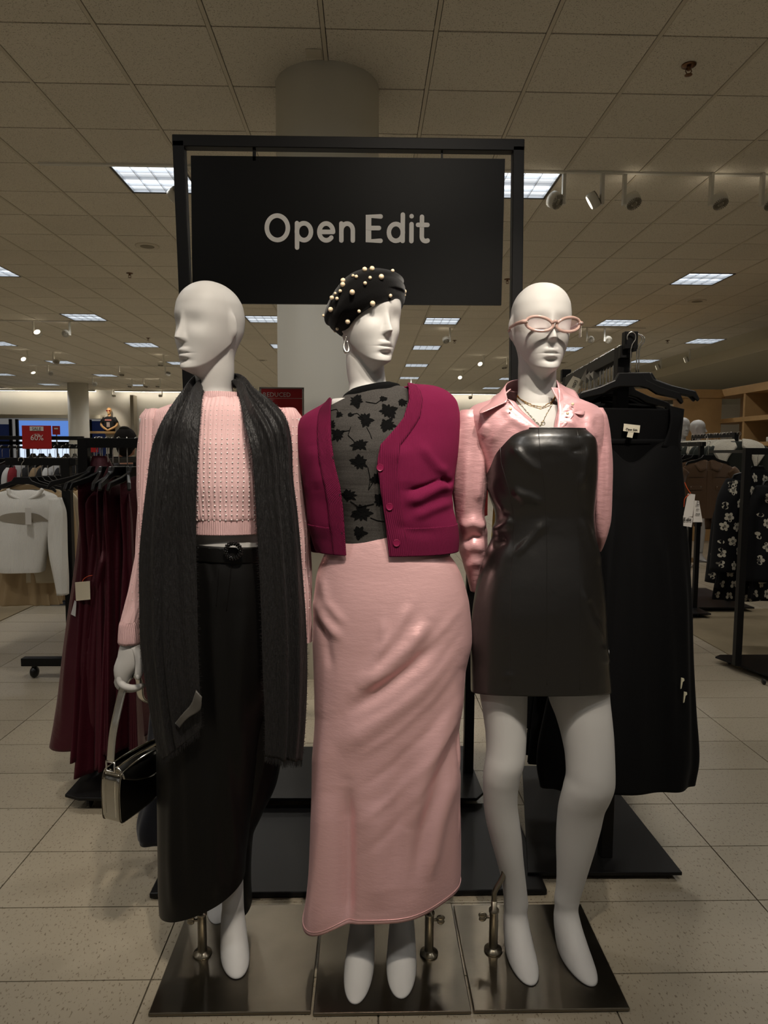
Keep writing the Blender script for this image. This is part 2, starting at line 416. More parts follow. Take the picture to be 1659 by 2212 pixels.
# ---- ceiling
CX0, CY0, CT = -1.46545, 3.9407, .61
ceil_o = tag(MB().box((1, 12, HC+.06), (34, 40, .03)).build('ceiling', m_gap), kind='structure')
XA = 7.075
troffers = [(i, j) for j in range(-7, 34, 5) for i in (-16, -11, -6, -1, 4, 9)]+[(13, 16), (13, 21)]
tset = set(troffers); ccells = []
for i in range(-19, 14):
    for j in range(-12, 37):
        if (i, j) in tset: continue
        x = CX0+CT*(i+.5); y = CY0+CT*(j+.5)
        if x > XA-.2: continue
        p = np.array([x, y, HC])-CO; d = p@CF; vis = False
        if d > .2:
            px, py = 829.5+FPX*(p@CR)/d, 1106-FPX*(p@CU)/d; vis = -120 < px < 1780 and py > -120
        ccells.append((0 if vis else 1, d, x, y))
ccells.sort(); crest = MB(); n_ = 0
c0 = MB().box((0, 0, .008), (CT-.030, CT-.012, .016)).build('ceiling_tile', m_ctile, ceil_o, loc=(0, 0, 0))
for v, dd, x, y in ccells:
    if v == 0 and n_ < 300:
        o = c0 if n_ == 0 else c0.copy()
        if n_: COL.objects.link(o)
        o.location = (x, y, HC+random.uniform(-.0008, .0008)); n_ += 1
    else: crest.box((x, y, HC+.008), (CT-.030, CT-.012, .016))
tag(crest.build('ceiling_tile_field', m_ctile, ceil_o), kind='stuff')
ymin, ymax = CY0-12*CT, CY0+37*CT
for i in range(-19, 15):
    x = CX0+CT*i
    if x > XA: continue
    MB().box((x, (ymin+ymax)/2, HC+.002), (.022, ymax-ymin, .012)).build('ceiling_grid_runner', m_grid, ceil_o)
for j in range(-12, 38):
    MB().box(((CX0-19*CT+XA)/2, CY0+CT*j, HC+.020), (XA-(CX0-19*CT), .022, .006)).build('ceiling_grid_tee', m_grid, ceil_o)
# plain plaster ceiling and stepped bulkhead on the right
tag(MB().box((XA+4.5, 14, HC+.02), (9, 36, .04)).build('trim_1', m_dry), kind='structure')
tag(MB().box((XA+4.75, 14, HC-.10), (8, 36, .22)).build('trim_2', m_dry, bev=.01), kind='structure')
# ---- walls
YB = 26.7
def wallbox(name, x0, x1, y0, y1, z0, z1, m=m_wall): return tag(MB().box(((x0+x1)/2, (y0+y1)/2, (z0+z1)/2), (x1-x0, y1-y0, z1-z0)).build(name, m), kind='structure')
wb = wallbox('wall_back', -9.9, 12, YB, YB+.15, 0, 3.9)
wallbox('wall_back_left', -16, -9.9, YB, YB+.15, 2.75, 3.9)
wallbox('wall_back_soffit', -16, -9.9, YB-.5, YB, 2.62, 2.75, m_dry)
wallbox('wall_left', -16.2, -16, -6, YB, 0, 3.9)
wallbox('wall_right', 12, 12.2, -6, YB, 0, 3.9)
wallbox('wall_right_back', 5.8, 12, 13.6, 13.75, 0, 2.4)
# bright cove washing the top of the back wall
m_cove = mat('cove diffuser', (240, 240, 245), .5, emit=26, ecol=(246, 242, 235))
for k, (x0, x1) in enumerate(((-15.8, -10.1), (-9.4, 11.8))):
    t = empty('cove_light', ((x0+x1)/2, YB-.35, HC-.02), label=['long cove light above the shop entrance beyond the left rack', 'long cove light washing the wall behind the mannequins'][k], cat='cove light')
    MB().box(((x0+x1)/2, YB-.38, HC-.03), (x1-x0, .10, .05)).build('housing', m_white, t)
    MB().box(((x0+x1)/2, YB-.32, HC-.045), (x1-x0, .03, .02)).build('diffuser', m_cove, t)
# shop window opening far left: lit blue display, dark glass frame
m_blue = mat('lit blue display', (120, 170, 255), .5, emit=.62, ecol=(110, 160, 250))
m_blue2 = mat('lit pale display', (225, 238, 255), .5, emit=1.0, ecol=(215, 232, 255))
m_navy = mat('navy display panel', (38, 52, 92), .6, emit=.05, ecol=(60, 80, 150))
t = empty('shop_display', (-12.4, YB+1.2, 0), label='glowing blue shop window display beyond the entrance at far left', cat='display')
for (x0, x1, z0, z1, m) in [(-13.7, -10.9, 1.95, 2.6, m_blue), (-13.7, -10.9, 1.05, 1.95, m_blue2), (-10.9, -9.6, .9, 2.6, m_navy), (-16, -14.0, .9, 2.45, m_navy)]:
    MB().box(((x0+x1)/2, YB+1.2, (z0+z1)/2), (x1-x0, .08, z1-z0)).build('panel', m, t)
for x in (-14.0, -13.75, -10.9): MB().box((x, YB+1.1, 1.35), (.10, .08, 2.6)).build('mullion', m_black, t)
MB().box((-12.8, YB+1.1, 1.72), (6.5, .08, .12)).build('mullion', m_black, t)
MB().box((-12.8, YB+1.2, .45), (6.6, .1, .9)).build('plinth', m_black, t)
# window wall above the opening keeps the soffit light strip
# ---- columns
def column(x, y, r, label, round_=True):
    if round_: o = MB().lathe((x, y, 0), [(r, 0), (r, HC+.02)], 64).build('column', m_cream, smooth=True)
    else: o = MB().box((x, y, HC/2), (2*r, 2*r, HC)).build('column', m_cream, bev=.01)
    for p in o.data.polygons:
        if len(p.vertices) > 4: p.use_smooth = False
    tag(o, label, 'column')
column(-.255, 4.56, .322, 'round cream column behind the black sign')
column(-9.75, 23.9, .33, 'slim far cream column beside the red sale sign')
# small strip of ceiling tile surround where the column meets the ceiling
# ---- ceiling troffers
m_louv = mat('louver aluminium', (225, 228, 232), .3, metal=.6)
def louver_mat(name, e0, e1):
    m = bpy.data.materials.new(name); m.use_nodes = True; nt = m.node_tree; N = nt.nodes; L = nt.links; b = N['Principled BSDF']
    tc = N.new('ShaderNodeTexCoord'); wv = N.new('ShaderNodeTexWave'); wv.bands_direction = 'Y'; wv.inputs['Scale'].default_value = 1.05; wv.inputs['Distortion'].default_value = 0
    L.new(tc.outputs['Object'], wv.inputs['Vector']); mr = N.new('ShaderNodeMapRange'); mr.inputs[3].default_value = e0; mr.inputs[4].default_value = e1
    L.new(wv.outputs[1], mr.inputs[0]); L.new(mr.outputs[0], b.inputs['Emission Strength']); b.inputs['Emission Color'].default_value = (.88, .94, 1, 1)
    b.inputs['Base Color'].default_value = (.8, .82, .85, 1); return m
m_tube = louver_mat('troffer lamps and reflector', .55, 1.7)
m_dark = mat('troffer trim', (60, 56, 50), .5)
def make_troffer():
    t = empty('ceiling_light')
    mb = MB(); h = CT/2-.004
    for sx in (-1, 1): mb.box((sx*(h-.009), 0, .003), (.018, 2*h, .014)); mb.box((0, sx*(h-.009), .003), (2*h, .018, .014))
    mb.build('frame', m_dark, t, loc=(0, 0, 0))
    MB().box((0, 0, .030), (2*h-.03, 2*h-.03, .01)).build('diffuser', m_tube, t, loc=(0, 0, 0))
    mb = MB(); g = (2*h-.036)/4
    for k in range(1, 4):
        q = -h+.018+g*k; mb.box((q, 0, .013), (.004, 2*h-.036, .022)); mb.box((0, q, .013), (2*h-.036, .004, .022))
    for sx in (-1, 1): mb.box((sx*(h-.02), 0, .015), (.004, 2*h-.03, .03)); mb.box((0, sx*(h-.02), .015), (2*h-.03, .004, .03))
    mb.build('louver', m_louv, t, loc=(0, 0, 0))
    return t
tro0 = make_troffer()
tl = bpy.data.lights.new('troffer_lamp', 'SPOT'); tl.energy = TROFFER_W; tl.color = (1, .975, .925); tl.spot_size = math.radians(165); tl.spot_blend = 1; tl.shadow_soft_size = .12
TLAB = {(-1, 3): 'square louvered ceiling light beside the left post of the black sign', (4, 3): 'square louvered ceiling light beside the right post of the black sign',
        (9, 8): 'bright louvered ceiling light above and right of the sunglasses mannequin', (-6, 8): 'louvered ceiling light cut by the left edge of the photo',
        (-6, 13): 'louvered ceiling light up and left of the bald scarf mannequin', (-1, 13): 'louvered ceiling light just right of the scarf mannequin head',
        (4, 13): 'louvered ceiling light just right of the pearl beret face', (9, 13): 'louvered ceiling light above two white spotlights on the right',
        (4, 18): 'second louvered ceiling light down from the one right of the beret face', (4, 23): 'third louvered ceiling light down from the one right of the beret face',
        (13, 16): 'louvered ceiling light above the black hanger rail on the right', (-6, 18): 'small louvered ceiling light left of the scarf mannequin face',
        (-1, 18): 'small louvered ceiling light between the scarf mannequin and the round column', (13, 21): 'small louvered ceiling light behind the hooks of the dress rack'}
for k, (i, j) in enumerate(troffers):
    t = tro0 if k == 0 else copy_tree(tro0); x, y = CX0+CT*(i+.5), CY0+CT*(j+.5)
    t.location = (x, y, HC)
    if (i, j) in TLAB: tag(t, TLAB[(i, j)], 'ceiling light', 'ceiling lights')
    else: tag(t, 'small distant square louvered light in the far ceiling grid', 'ceiling light', 'ceiling lights')
    l = bpy.data.objects.new('troffer_lamp', tl); COL.objects.link(l); l.location = (0, 0, -.03); l.parent = t
# ---- track spotlights
m_lens = mat('spot lens lit', (255, 244, 225), .4, emit=3.0, ecol=(255, 240, 215))
m_fin = mat('spot heat sink', (150, 143, 128), .5, metal=.3)
def make_spot(lit):
    t = empty('track_spotlight')
    MB().box((0, 0, -.125), (.028, .045, .25)).build('stem', m_white, t, loc=(0, 0, 0), bev=.004)
    hd = MB().lathe((0, 0, 0), [(.030, -.035), (.062, -.032), (.066, .0), (.066, .032), (.060, .035)], 28, 'y').build('head', m_white, t, loc=(.07, 0, -.215), smooth=True)
    r = MB()
    for k in range(24):
        a = 2*PI*k/24; r.box((.042*math.cos(a), -.037, .042*math.sin(a)), (.036, .006, .004), Matrix.Rotation(-a, 3, 'Y'))
    r.lathe((0, -.036, 0), [(.018, -.004), (.018, .002)], 16, 'y')
    r.build('heat_sink', m_fin, hd, loc=(0, 0, 0))
    MB().lathe((0, .036, 0), [(.054, -.002), (.054, .002)], 24, 'y').build('lens', m_lens, hd, loc=(0, 0, 0))
    return t
sp0 = make_spot(True)
# (px, py of the stem top in the ceiling plane, facing of the head: yaw (0 = lens away from camera), tilt, side, label)
SPOTS = [(1219, 373, 40, -35, -1, 'white spotlight right beside the ceiling light at the sign'), (1302, 373, 70, 30, -1, 'white spotlight with its head swung low and left, second along the near track'),
         (1350, 374, 20, -55, 1, 'white spotlight with a dark finned back, third along the near track'), (1538, 374, 15, -60, 1, 'white spotlight with a dark finned back near the right edge'),
         (1648, 375, 15, -55, 1, 'white spotlight cut by the right edge of the photo'), (398, 362, 60, 30, -1, 'white spotlight half hidden by the left post of the sign frame'),
         (72, 693, 180, -35, 1, 'lit spotlight at upper left facing the camera'), (150, 693, 10, -25, -1, 'white spotlight hanging below the upper left ceiling light'),
         (58, 757, 180, -30, -1, 'lit spotlight at far left below the first lit one'), (115, 760, 20, -30, 1, 'dim spotlight between two small lights at far left'),
         (78, 790, 180, -50, -1, 'lowest lit spotlight at far left'), (103, 788, 30, -30, 1, 'small white spotlight beside the lowest lit one'),
         (200, 814, 10, -30, 1, 'small white spotlight above the bust on the shelf'), (357, 790, 30, 40, 1, 'small white spotlight at the cheek of the scarf mannequin'),
         (353, 766, 0, -80, -1, 'dark spotlight above the small white one at the scarf mannequin'), (257, 790, 20, -60, 1, 'dark spotlight above the row of three far left spotlights'),
         (285, 818, 0, -70, -1, 'dark far spotlight, first of three in a row left of the scarf'), (310, 818, 0, -60, 1, 'dark far spotlight, middle of three in a row left of the scarf'),
         (345, 818, 0, -70, -1, 'dark far spotlight, last of three in a row left of the scarf'), (972, 708, 10, -50, -1, 'white spotlight below the ceiling light right of the beret'),
         (1045, 768, 150, -30, -1, 'lit tilted spotlight in the gap right of the beret face'), (1000, 800, 160, -30, -1, 'lit spotlight low in the gap between the beret and sunglasses mannequins'),
         (1268, 707, 10, -25, 1, 'left one of two white spotlights beside the sunglasses'), (1306, 707, 10, -25, 1, 'right one of two white spotlights beside the sunglasses'),
         (1096, 772, 10, -70, -1, 'dark spotlight just left of the black post at the sunglasses mannequin'), (1490, 755, 60, 20, -1, 'spotlight on the plaster ceiling above the hanger, right one'),
         (1428, 773, 60, 20, -1, 'spotlight on the plaster ceiling above the hanger, left one'), (888, 818, 10, -30, 1, 'small white spotlight above the magenta shoulder'),
         (172, 842, 0, -80, 1, 'dark far spotlight against the bright cove next to the slim column'), (242, 842, 0, -80, 1, 'dark far spotlight against the bright cove above the bust'),
         (350, 842, 0, -80, -1, 'dark far spotlight against the bright cove beside the scarf'), (960, 846, 0, -80, 1, 'dark far spotlight against the cove right of the magenta shoulder'),
         (1020, 846, 20, -60, -1, 'pale far spotlight against the cove left of the pink collar')]
for k, (px, py, yaw, tilt, side, lab) in enumerate(SPOTS):
    t = sp0 if k == 0 else copy_tree(sp0)
    p = az(px, py, HC); t.location = (p[0], p[1], HC-.002 if p[0] < XA else HC-.21)
    if p[0] > XA: t.location.x = max(t.location.x, XA+.95)
    t.children[0].location  # stem stays
    for ch in t.children:
        if ch.name.startswith('head'):
            ch.location.x = .07*side; ch.rotation_euler = (math.radians(-tilt), 0, math.radians(yaw))
    tag(t, lab, 'spotlight', 'track spotlights')
for k, (a, b, wt, an) in enumerate(KEYS):   # the heads that carry the key lamps, above the frame
    t = copy_tree(sp0); t.location = (a[0]-.07, a[1], HC-.002)
    d = Vector(b)-Vector(a)
    for ch in t.children:
        if ch.name.startswith('head'):
            ch.rotation_euler = d.to_track_quat('Y', 'Z').to_euler(); ch.location = Vector(a)-d.normalized()*.05-t.location
    tag(t, ['spotlight above the frame aimed at the sunglasses mannequin', 'spotlight above the frame aimed at the beret mannequin', 'spotlight above the frame aimed at the scarf mannequin', 'spotlight above the frame aimed at the black sign', 'spotlight hidden behind the left half of the black sign', 'spotlight hidden behind the right half of the black sign'][k], 'spotlight', 'track spotlights')
def track(x0, x1, y, label): tag(MB().box(((x0+x1)/2, y, HC-.004), (x1-x0, .035, .022)).build('light_track', m_white), label, 'light track')
track(-2.6, 4.6, CY0+3*CT-.01, 'long white lighting track along the near row of ceiling tiles')
track(-.4, 1.0, .34, 'short white lighting track overhead in front of the mannequins')
track(-6.6, -4.6, 12.52, 'short white lighting track at upper left of the ceiling')
track(3.4, 5.0, 12.6, 'short white lighting track above the two spotlights on the right')
track(-9.2, -4.4, 18.85, 'far white lighting track above the slim column')
# ---- sprinklers and round ceiling speakers
m_brass = mat('sprinkler metal', (120, 92, 70), .3, metal=1)
def make_sprinkler():
    t = empty('fire_sprinkler')
    MB().lathe((0, 0, 0), [(.042, 0), (.040, -.006), (.018, -.010)], 24).build('escutcheon', m_brass, t, loc=(0, 0, 0), smooth=True)
    mb = MB().lathe((0, 0, 0), [(.012, -.008), (.010, -.03)], 10)
    mb.tube([(.012, 0, -.02), (.018, 0, -.035), (.006, 0, -.055)], .003, 6).tube([(-.012, 0, -.02), (-.018, 0, -.035), (-.006, 0, -.055)], .003, 6)
    mb.build('frame', m_brass, t, loc=(0, 0, 0))
    MB().lathe((0, 0, 0), [(.004, -.052), (.022, -.055), (.022, -.057), (.004, -.06)], 12).build('deflector', m_brass, t, loc=(0, 0, 0))
    return t
s0 = make_sprinkler()
for k, (px, py, lab) in enumerate([(1488, 140, 'brass fire sprinkler in a near ceiling tile at upper right'), (280, 590, 'fire sprinkler left of the sign frame post'), (320, 730, 'fire sprinkler beside the small ceiling light left of the face'), (1096, 603, 'fire sprinkler between sign and right post'), (1442, 735, 'fire sprinkler above the dress hanger'), (982, 735, 'fire sprinkler right of the beret face')]):
    t = s0 if k == 0 else copy_tree(s0); p = az(px, py, HC); t.location = (p[0], p[1], HC-.001); tag(t, lab, 'sprinkler', 'fire sprinklers')
m_grille = mat('speaker grille', (150, 140, 120), .7)
sk0 = None
for k, (px, py, lab) in enumerate([(318, 531, 'round ceiling speaker left of the sign'), (1506, 650, 'round ceiling speaker below the bright light on the right'), (566, 778, 'round ceiling speaker between the scarf mannequin and the column'), (1215, 783, 'round ceiling speaker behind the sunglasses mannequin neck')]):
    p = az(px, py, HC); t = empty('ceiling_speaker', (p[0], p[1], HC), label=lab, cat='speaker', group='ceiling speakers')
    MB().lathe((p[0], p[1], HC), [(.13, .004), (.13, -.006), (.115, -.010)], 32).build('rim', m_grid, t, smooth=True)
    MB().lathe((p[0], p[1], HC-.008), [(.11, .004), (.06, -.005), (.01, -.008)], 32).build('grille', m_grille, t, smooth=True)
# small ceiling sticker next to the column
p = az(678, 115, HC); tag(MB().box((p[0], p[1], HC-.003), (.09, .09, .004)).build('ceiling_sensor', m_grid, bev=.002), 'small flat square plate on the ceiling tile beside the column', 'ceiling plate')
# ================================================================== MANNEQUINS
from mathutils.bvhtree import BVHTree
def proj(P):
    v = np.asarray(P, float)-CO; d = v@CF
    return np.stack([829.5+FPX*(v@CR)/d, 1106-FPX*(v@CU)/d], -1)
def polydist(Q, line):
    """distance in px from points Q (n,2) to a polyline and the fraction along it"""
    L = np.array(line, float); best = np.full(len(Q), 1e9); fr = np.zeros(len(Q)); sgn = np.zeros(len(Q)); n = len(L)-1
    for i in range(n):
        a, b = L[i], L[i+1]; d = b-a; t = np.clip(((Q-a)@d)/(d@d), 0, 1); c = a+t[:, None]*d; e = np.linalg.norm(Q-c, axis=1)
        m = e < best; best = np.where(m, e, best); fr = np.where(m, (i+t)/n, fr)
    return best, fr
def ridges(*rs):
    """fold function made of ridges (polyline px, half width px, height m); only on the side facing the camera"""
    def f(th, q, P):
        Q = proj(P); out = np.zeros(len(P)); front = (np.cos(th) > -.25)
        for line, wd, h in rs:
            d, fr = polydist(Q, line); env = np.clip(np.sin(PI*np.clip(fr, .03, .97))*1.6, 0, 1)
            out += h*np.exp(-(d/wd)**2)*env
        return out*front
    return f
def addf(*fs): return lambda th, q, P: sum(f(th, q, P) for f in fs)
def wob(a, k, kz=0, ph=0): return lambda th, q, P: a*np.sin(k*th+kz*q+ph)
def tilt(S, kfun, zonly=False):
    """shear the height of slices: z += k(q) * (x - cx)"""
    k = np.array([kfun(v) for v in S.q])[:, None]; S.P[..., 2] += k*(S.P[..., 0]-S.S[:, None, 0]); S.normals(); return S
def bvh_of(o):
    me = o.data; return BVHTree.FromPolygons([tuple(v.co) for v in me.vertices], [tuple(p.vertices) for p in me.polygons])
def hit(b, px, py, off=0.0):
    d = Vector(ray(px, py)).normalized(); h = b.ray_cast(Vector(CO), d)
    if h[0] is None: return None, None
    n = h[1] if h[1].dot(d) < 0 else -h[1]
    return h[0]+n*off, n
def surf_line(b, pts, n, off=.001):
    L = np.array(pts, float); t = np.linspace(0, len(L)-1, n); i = np.minimum(t.astype(int), len(L)-2); f = (t-i)[:, None]; Q = L[i]*(1-f)+L[i+1]*f
    out = [hit(b, x, y, off)[0] for x, y in Q]; return [p for p in out if p is not None]
m_man = mat('mannequin white paint', (195, 192, 188), .55, spec=.3, var=(6, .015))
def sstep(a, b, x): t = np.clip((x-a)/(b-a), 0, 1); return t*t*(3-2*t)
def head_grid(center, yaw, scale, rows, tiltx=0, rollz=0, nth=144):
    """crown-to-hips surface: abstract mannequin head and neck, blending into the torso table rows"""
    zt = np.concatenate([np.linspace(.1235, .10, 16, endpoint=False), np.linspace(.10, .03, 22, endpoint=False), np.linspace(.03, -.125, 92, endpoint=False), np.linspace(-.125, -.20, 20)])
    zt[0] = .1238
    th = np.linspace(-PI, PI, nth, endpoint=False)
    tz = [-.20, -.15, -.125, -.105, -.085, -.06, -.03, 0, .03, .06, .085, .105, .118, .1238]
    yf = hermite(tz, [.070, .078, .0845, .0868, .0865, .0870, .0878, .0868, .0865, .083, .072, .053, .030, .004], zt)
    yb = hermite(tz, [.07, .07, .07, .072, .076, .085, .096, .104, .107, .102, .088, .066, .037, .005], zt)
    xw = hermite(tz, [.026, .029, .033, .0415, .0505, .0605, .0685, .0735, .0765, .0745, .066, .050, .029, .004], zt)
    g = lambda v, c, s: np.exp(-((v-c)/s)**2)
    P = np.zeros((len(zt), nth, 3))
    sx, cx = np.sin(th), np.cos(th)
    for i, z in enumerate(zt):
        n = 2.25
        fr = np.where(cx > 0, yf[i], yb[i])
        R = (np.abs(sx/xw[i])**n+np.abs(cx/fr)**n)**(-1/n)
        x = R*sx; f = (cx > 0)*np.clip(cx*1.4, 0, 1)
        nz = np.interp(z, [-.056, -.047, -.0405, -.036, -.028, -.010, .012, .035], [0, .003, .019, .0265, .0235, .0135, .0055, 0])
        nw = np.interp(z, [-.05, -.038, -.02, .02], [.0108, .0098, .0072, .0075])
        R = R+f*nz*np.exp(-np.abs(x/nw)**2.2)
        R = R-f*.0055*(g(x, .033, .020)+g(x, -.033, .020))*g(z, .004, .019)
        R = R+f*.0025*g(z, .034, .016)*g(x, 0, .05)
        R = R+f*.0035*(g(x, .043, .022)+g(x, -.043, .022))*g(z, -.030, .024)
        R = R+f*(.0085*np.exp(-np.abs(x/.0150)**2.6)*np.exp(-np.abs((z+.0665-.05*np.abs(x))/.0062)**3)+.0098*np.exp(-np.abs(x/.0140)**2.6)*np.exp(-np.abs((z+.0800)/.0058)**3.5)-.0040*g(x, 0, .020)*g(z, -.0735, .0013)-.0045*g(x, 0, .019)*g(z, -.0915, .0055)+.004*g(x, 0, .02)*g(z, -.108, .011)+.0018*g(x, 0, .006)*g(z, -.0595, .006))
        ez = (z-.004)/.031; R = R+.0125*np.exp(-np.abs((np.abs(th)-1.74+.10*ez)/(.155-.05*np.clip(-ez, 0, 1)))**4-np.abs(ez)**4)*(np.abs(th)-1.35 > 0)*np.clip((np.abs(th)-1.50)/.35, 0, 1)
        # jaw line and neck
        zj = -.119+.066*(np.abs(th)/1.75)**1.6
        rn, off = .0515, .021
        Rn = off*(-cx)+np.sqrt(np.maximum(rn**2-(off*sx)**2, 1e-6))
        k = sstep(0, 1, (zj-z)/.026+.35); k = np.where(np.abs(th) > 1.9, sstep(.0, -.10, np.full(nth, z)), k)
        R = R*(1-k)+Rn*k
        P[i] = np.stack([R*sx, -R*cx, np.full(nth, z)], -1)
    P *= scale
    # turn the head; the twist dies out down the neck
    a = yaw*sstep(-.21, -.10, zt)[:, None]
    X = P[..., 0]*np.cos(a)-P[..., 1]*np.sin(a); Y = P[..., 0]*np.sin(a)+P[..., 1]*np.cos(a)
    w = sstep(-.2, -.06, zt)[:, None]
    Zc = P[..., 2]
    X2 = X+rollz*w*Zc; Y2 = Y+tiltx*w*Zc
    H = np.stack([X2+center[0], Y2+center[1], Zc+center[2]], -1)
    S = Surf(rows, nr=70, nc=nth, n=2.1)
    tor = S.P
    # blend: end of the neck rows into the first torso rows
    m = 14; k = np.linspace(0, 1, m)[:, None, None]; k = k*k*(3-2*k)
    H[-m:] = H[-m:]*(1-k)+(tor[0][None]+np.stack([np.zeros(m), np.zeros(m), (H[-m:, 0, 2]-tor[0, 0, 2])*1.0], -1)[:, None, :]*np.array([0, 0, 1]))*k
    keep = tor[:, 0, 2] < H[-1, 0, 2]-.004
    G_ = np.concatenate([H, tor[keep]], 0)
    return G_
def grid_to(mb, G_):
    nr, nc = G_.shape[:2]; return mb.add(G_.reshape(-1, 3), grid_faces(nr, nc, True)+[tuple(range(nc))[::-1], tuple((nr-1)*nc+k for k in range(nc))])
def foot(mb, ank, toe, wid=.034, hz=None, zb=.010, nseg=40, top=None, upper=None):
    """shoe-shaped foot on a hidden wedge: slices from the ankle (x, y, z) down to the plate"""
    ank = np.array(ank, float); d = np.array([toe[0]-ank[0], toe[1]-ank[1]]); L = np.linalg.norm(d); d /= L; s = np.array([-d[1], d[0]])
    hz = ank[2]-zb
    tb = [1.0, .86, .72, .58, .44, .32, .22, .13, .06, .02, 0]
    fr = [.030, .034, .042, .060, .088, .118, .145, .172, .192, .197, .190]
    bk = [.036, .037, .040, .045, .047, .045, .042, .039, .037, .036, .035]
    ww = [.029, .029, .030, .032, .0335, .035, .036, .037, .037, .036, .033]
    q = np.linspace(1, 0, 40); rows = []
    xs = tb[::-1]; fr = hermite(xs, fr[::-1], q)*L/.197; bk = hermite(xs, bk[::-1], q); ww = hermite(xs, ww[::-1], q)*wid/.034
    if top is not None:
        k = sstep(.70, 1, q); ww = ww*(1-k)+top[0]*k; fr = fr*(1-k)+top[1]*k; bk = bk*(1-k)+top[1]*k
    th = np.linspace(-PI, PI, nseg, endpoint=False); G_ = np.zeros((40, nseg, 3))
    for i in range(40):
        c = (fr[i]-bk[i])/2; hl = (fr[i]+bk[i])/2; el = hl/max(ww[i], 1e-3)
        lon = c+hl*np.cos(th); pw = np.clip((el-1.4)/3, 0, 1)
        kd = sstep(.72, 1, q[i]); dd = d*(1-kd)+np.array([0, -1.])*kd; dd = dd/np.linalg.norm(dd); sd = np.array([-dd[1], dd[0]])
        lat = ww[i]*np.sign(np.sin(th))*np.abs(np.sin(th))**(1-.1*pw)*(1-.22*pw*np.clip(-np.cos(th), 0, 1))
        G_[i, :, 0] = ank[0]+dd[0]*lon+sd[0]*lat; G_[i, :, 1] = ank[1]+dd[1]*lon+sd[1]*lat; G_[i, :, 2] = zb+hz*q[i]
    if upper is not None: G_ = np.concatenate([upper, G_[1:]], 0)
    nr, nc = G_.shape[:2]
    mb.add(G_.reshape(-1, 3), grid_faces(nr, nc, True)+[tuple(range(nc))[::-1], tuple((nr-1)*nc+k for k in range(nc))])
def leg(mb, rows, toe, wid=.034, nr=70):
    S = Surf(rows, nr=nr, nc=40, n=2.0)
    e = S.S[-1]
    foot(mb, (e[0], e[1], e[2]), toe, wid=wid, top=(e[3], e[4]), upper=S.P)
    return S
m_plate = mat('brushed steel plate', (122, 115, 102), .30, metal=1, bump=(40, .3, .0005, (1, 40, 1)), var=(9, .10), coord='World')
def base_plate(x0, x1, y0, y1, parent):
    o = MB().box(((x0+x1)/2, (y0+y1)/2, .0065), (x1-x0, y1-y0, .009)).build('base_plate', m_plate, parent, bev=.0025); tag(o, 'thin brushed steel floor plate'); return o
def rod(parent, fx, fy, pts, screw):
    mb = MB().lathe((fx, fy, .0105), [(.026, 0), (.0255, .006), (.014, .010), (.0125, .014), (.0125, .115), (.0145, .117), (.0145, .124), (.0085, .126), (.0085, .15)], 20)
    mb.build('rod_socket', m_steel, parent, smooth=True)
    mb2 = MB().tube(spline(pts, 30), .0075, 10); mb2.build('support_rod', m_steel, parent, smooth=True)
    mb3 = MB(); sx = screw
    mb3.tube([(fx, fy, .112), (fx+sx*.022, fy, .112)], .004, 8); mb3.sphere((fx+sx*.032, fy, .118), .011, 10, 6, (1.1, .35, .8)); mb3.sphere((fx+sx*.032, fy, .106), .010, 10, 6, (1.1, .35, .8))
    mb3.build('thumb_screw', m_steel, parent, smooth=True)
YM = 1.87
# ------------------------------------------------------------------ mannequin 1: pink sweater, scarf, wide leather trousers
man1 = empty('mannequin', (-.34, 1.85, 0), label='white mannequin in pink sweater and black leather trousers, head turned left', cat='mannequin', group='display mannequins')
mb = MB()
hc = ay(450, 711, 1.885); hc[1] = 1.885; HC1 = hc
grid_to(mb, head_grid(hc, -math.radians(34), 1.0, [
    (440, 522, 850, 1.90, .055), (425, 535, 864, 1.895, .060), (385, 575, 876, 1.89, .07), (350, 612, 892, 1.885, .08), (340, 620, 930, 1.88, .09), (355, 610, 1030, 1.88, .095), (390, 585, 1110, 1.88, .09), (405, 578, 1160, 1.88, .088), (400, 585, 1200, 1.88, .09), (385, 600, 1270, 1.88, .1), (390, 600, 1340, 1.88, .09)]))
leg(mb, [(400, 490, 1330, 1.88, .08), (415, 500, 1500, 1.87, .06), (445, 520, 1700, 1.86, .05), (470, 524, 1850, 1.875, .035), (480, 526, 1945, 1.885, .031)], (az(514, 2117, .01)[0], az(514, 2117, .01)[1]), .036)
leg(mb, [(500, 590, 1330, 1.90, .08), (490, 560, 1500, 1.94, .06), (478, 530, 1700, 2.0, .05), (455, 500, 1830, 2.10, .035), (448, 490, 1885, 2.13, .030)], (az(470, 1998, .01)[0], az(470, 1998, .01)[1]), .034)
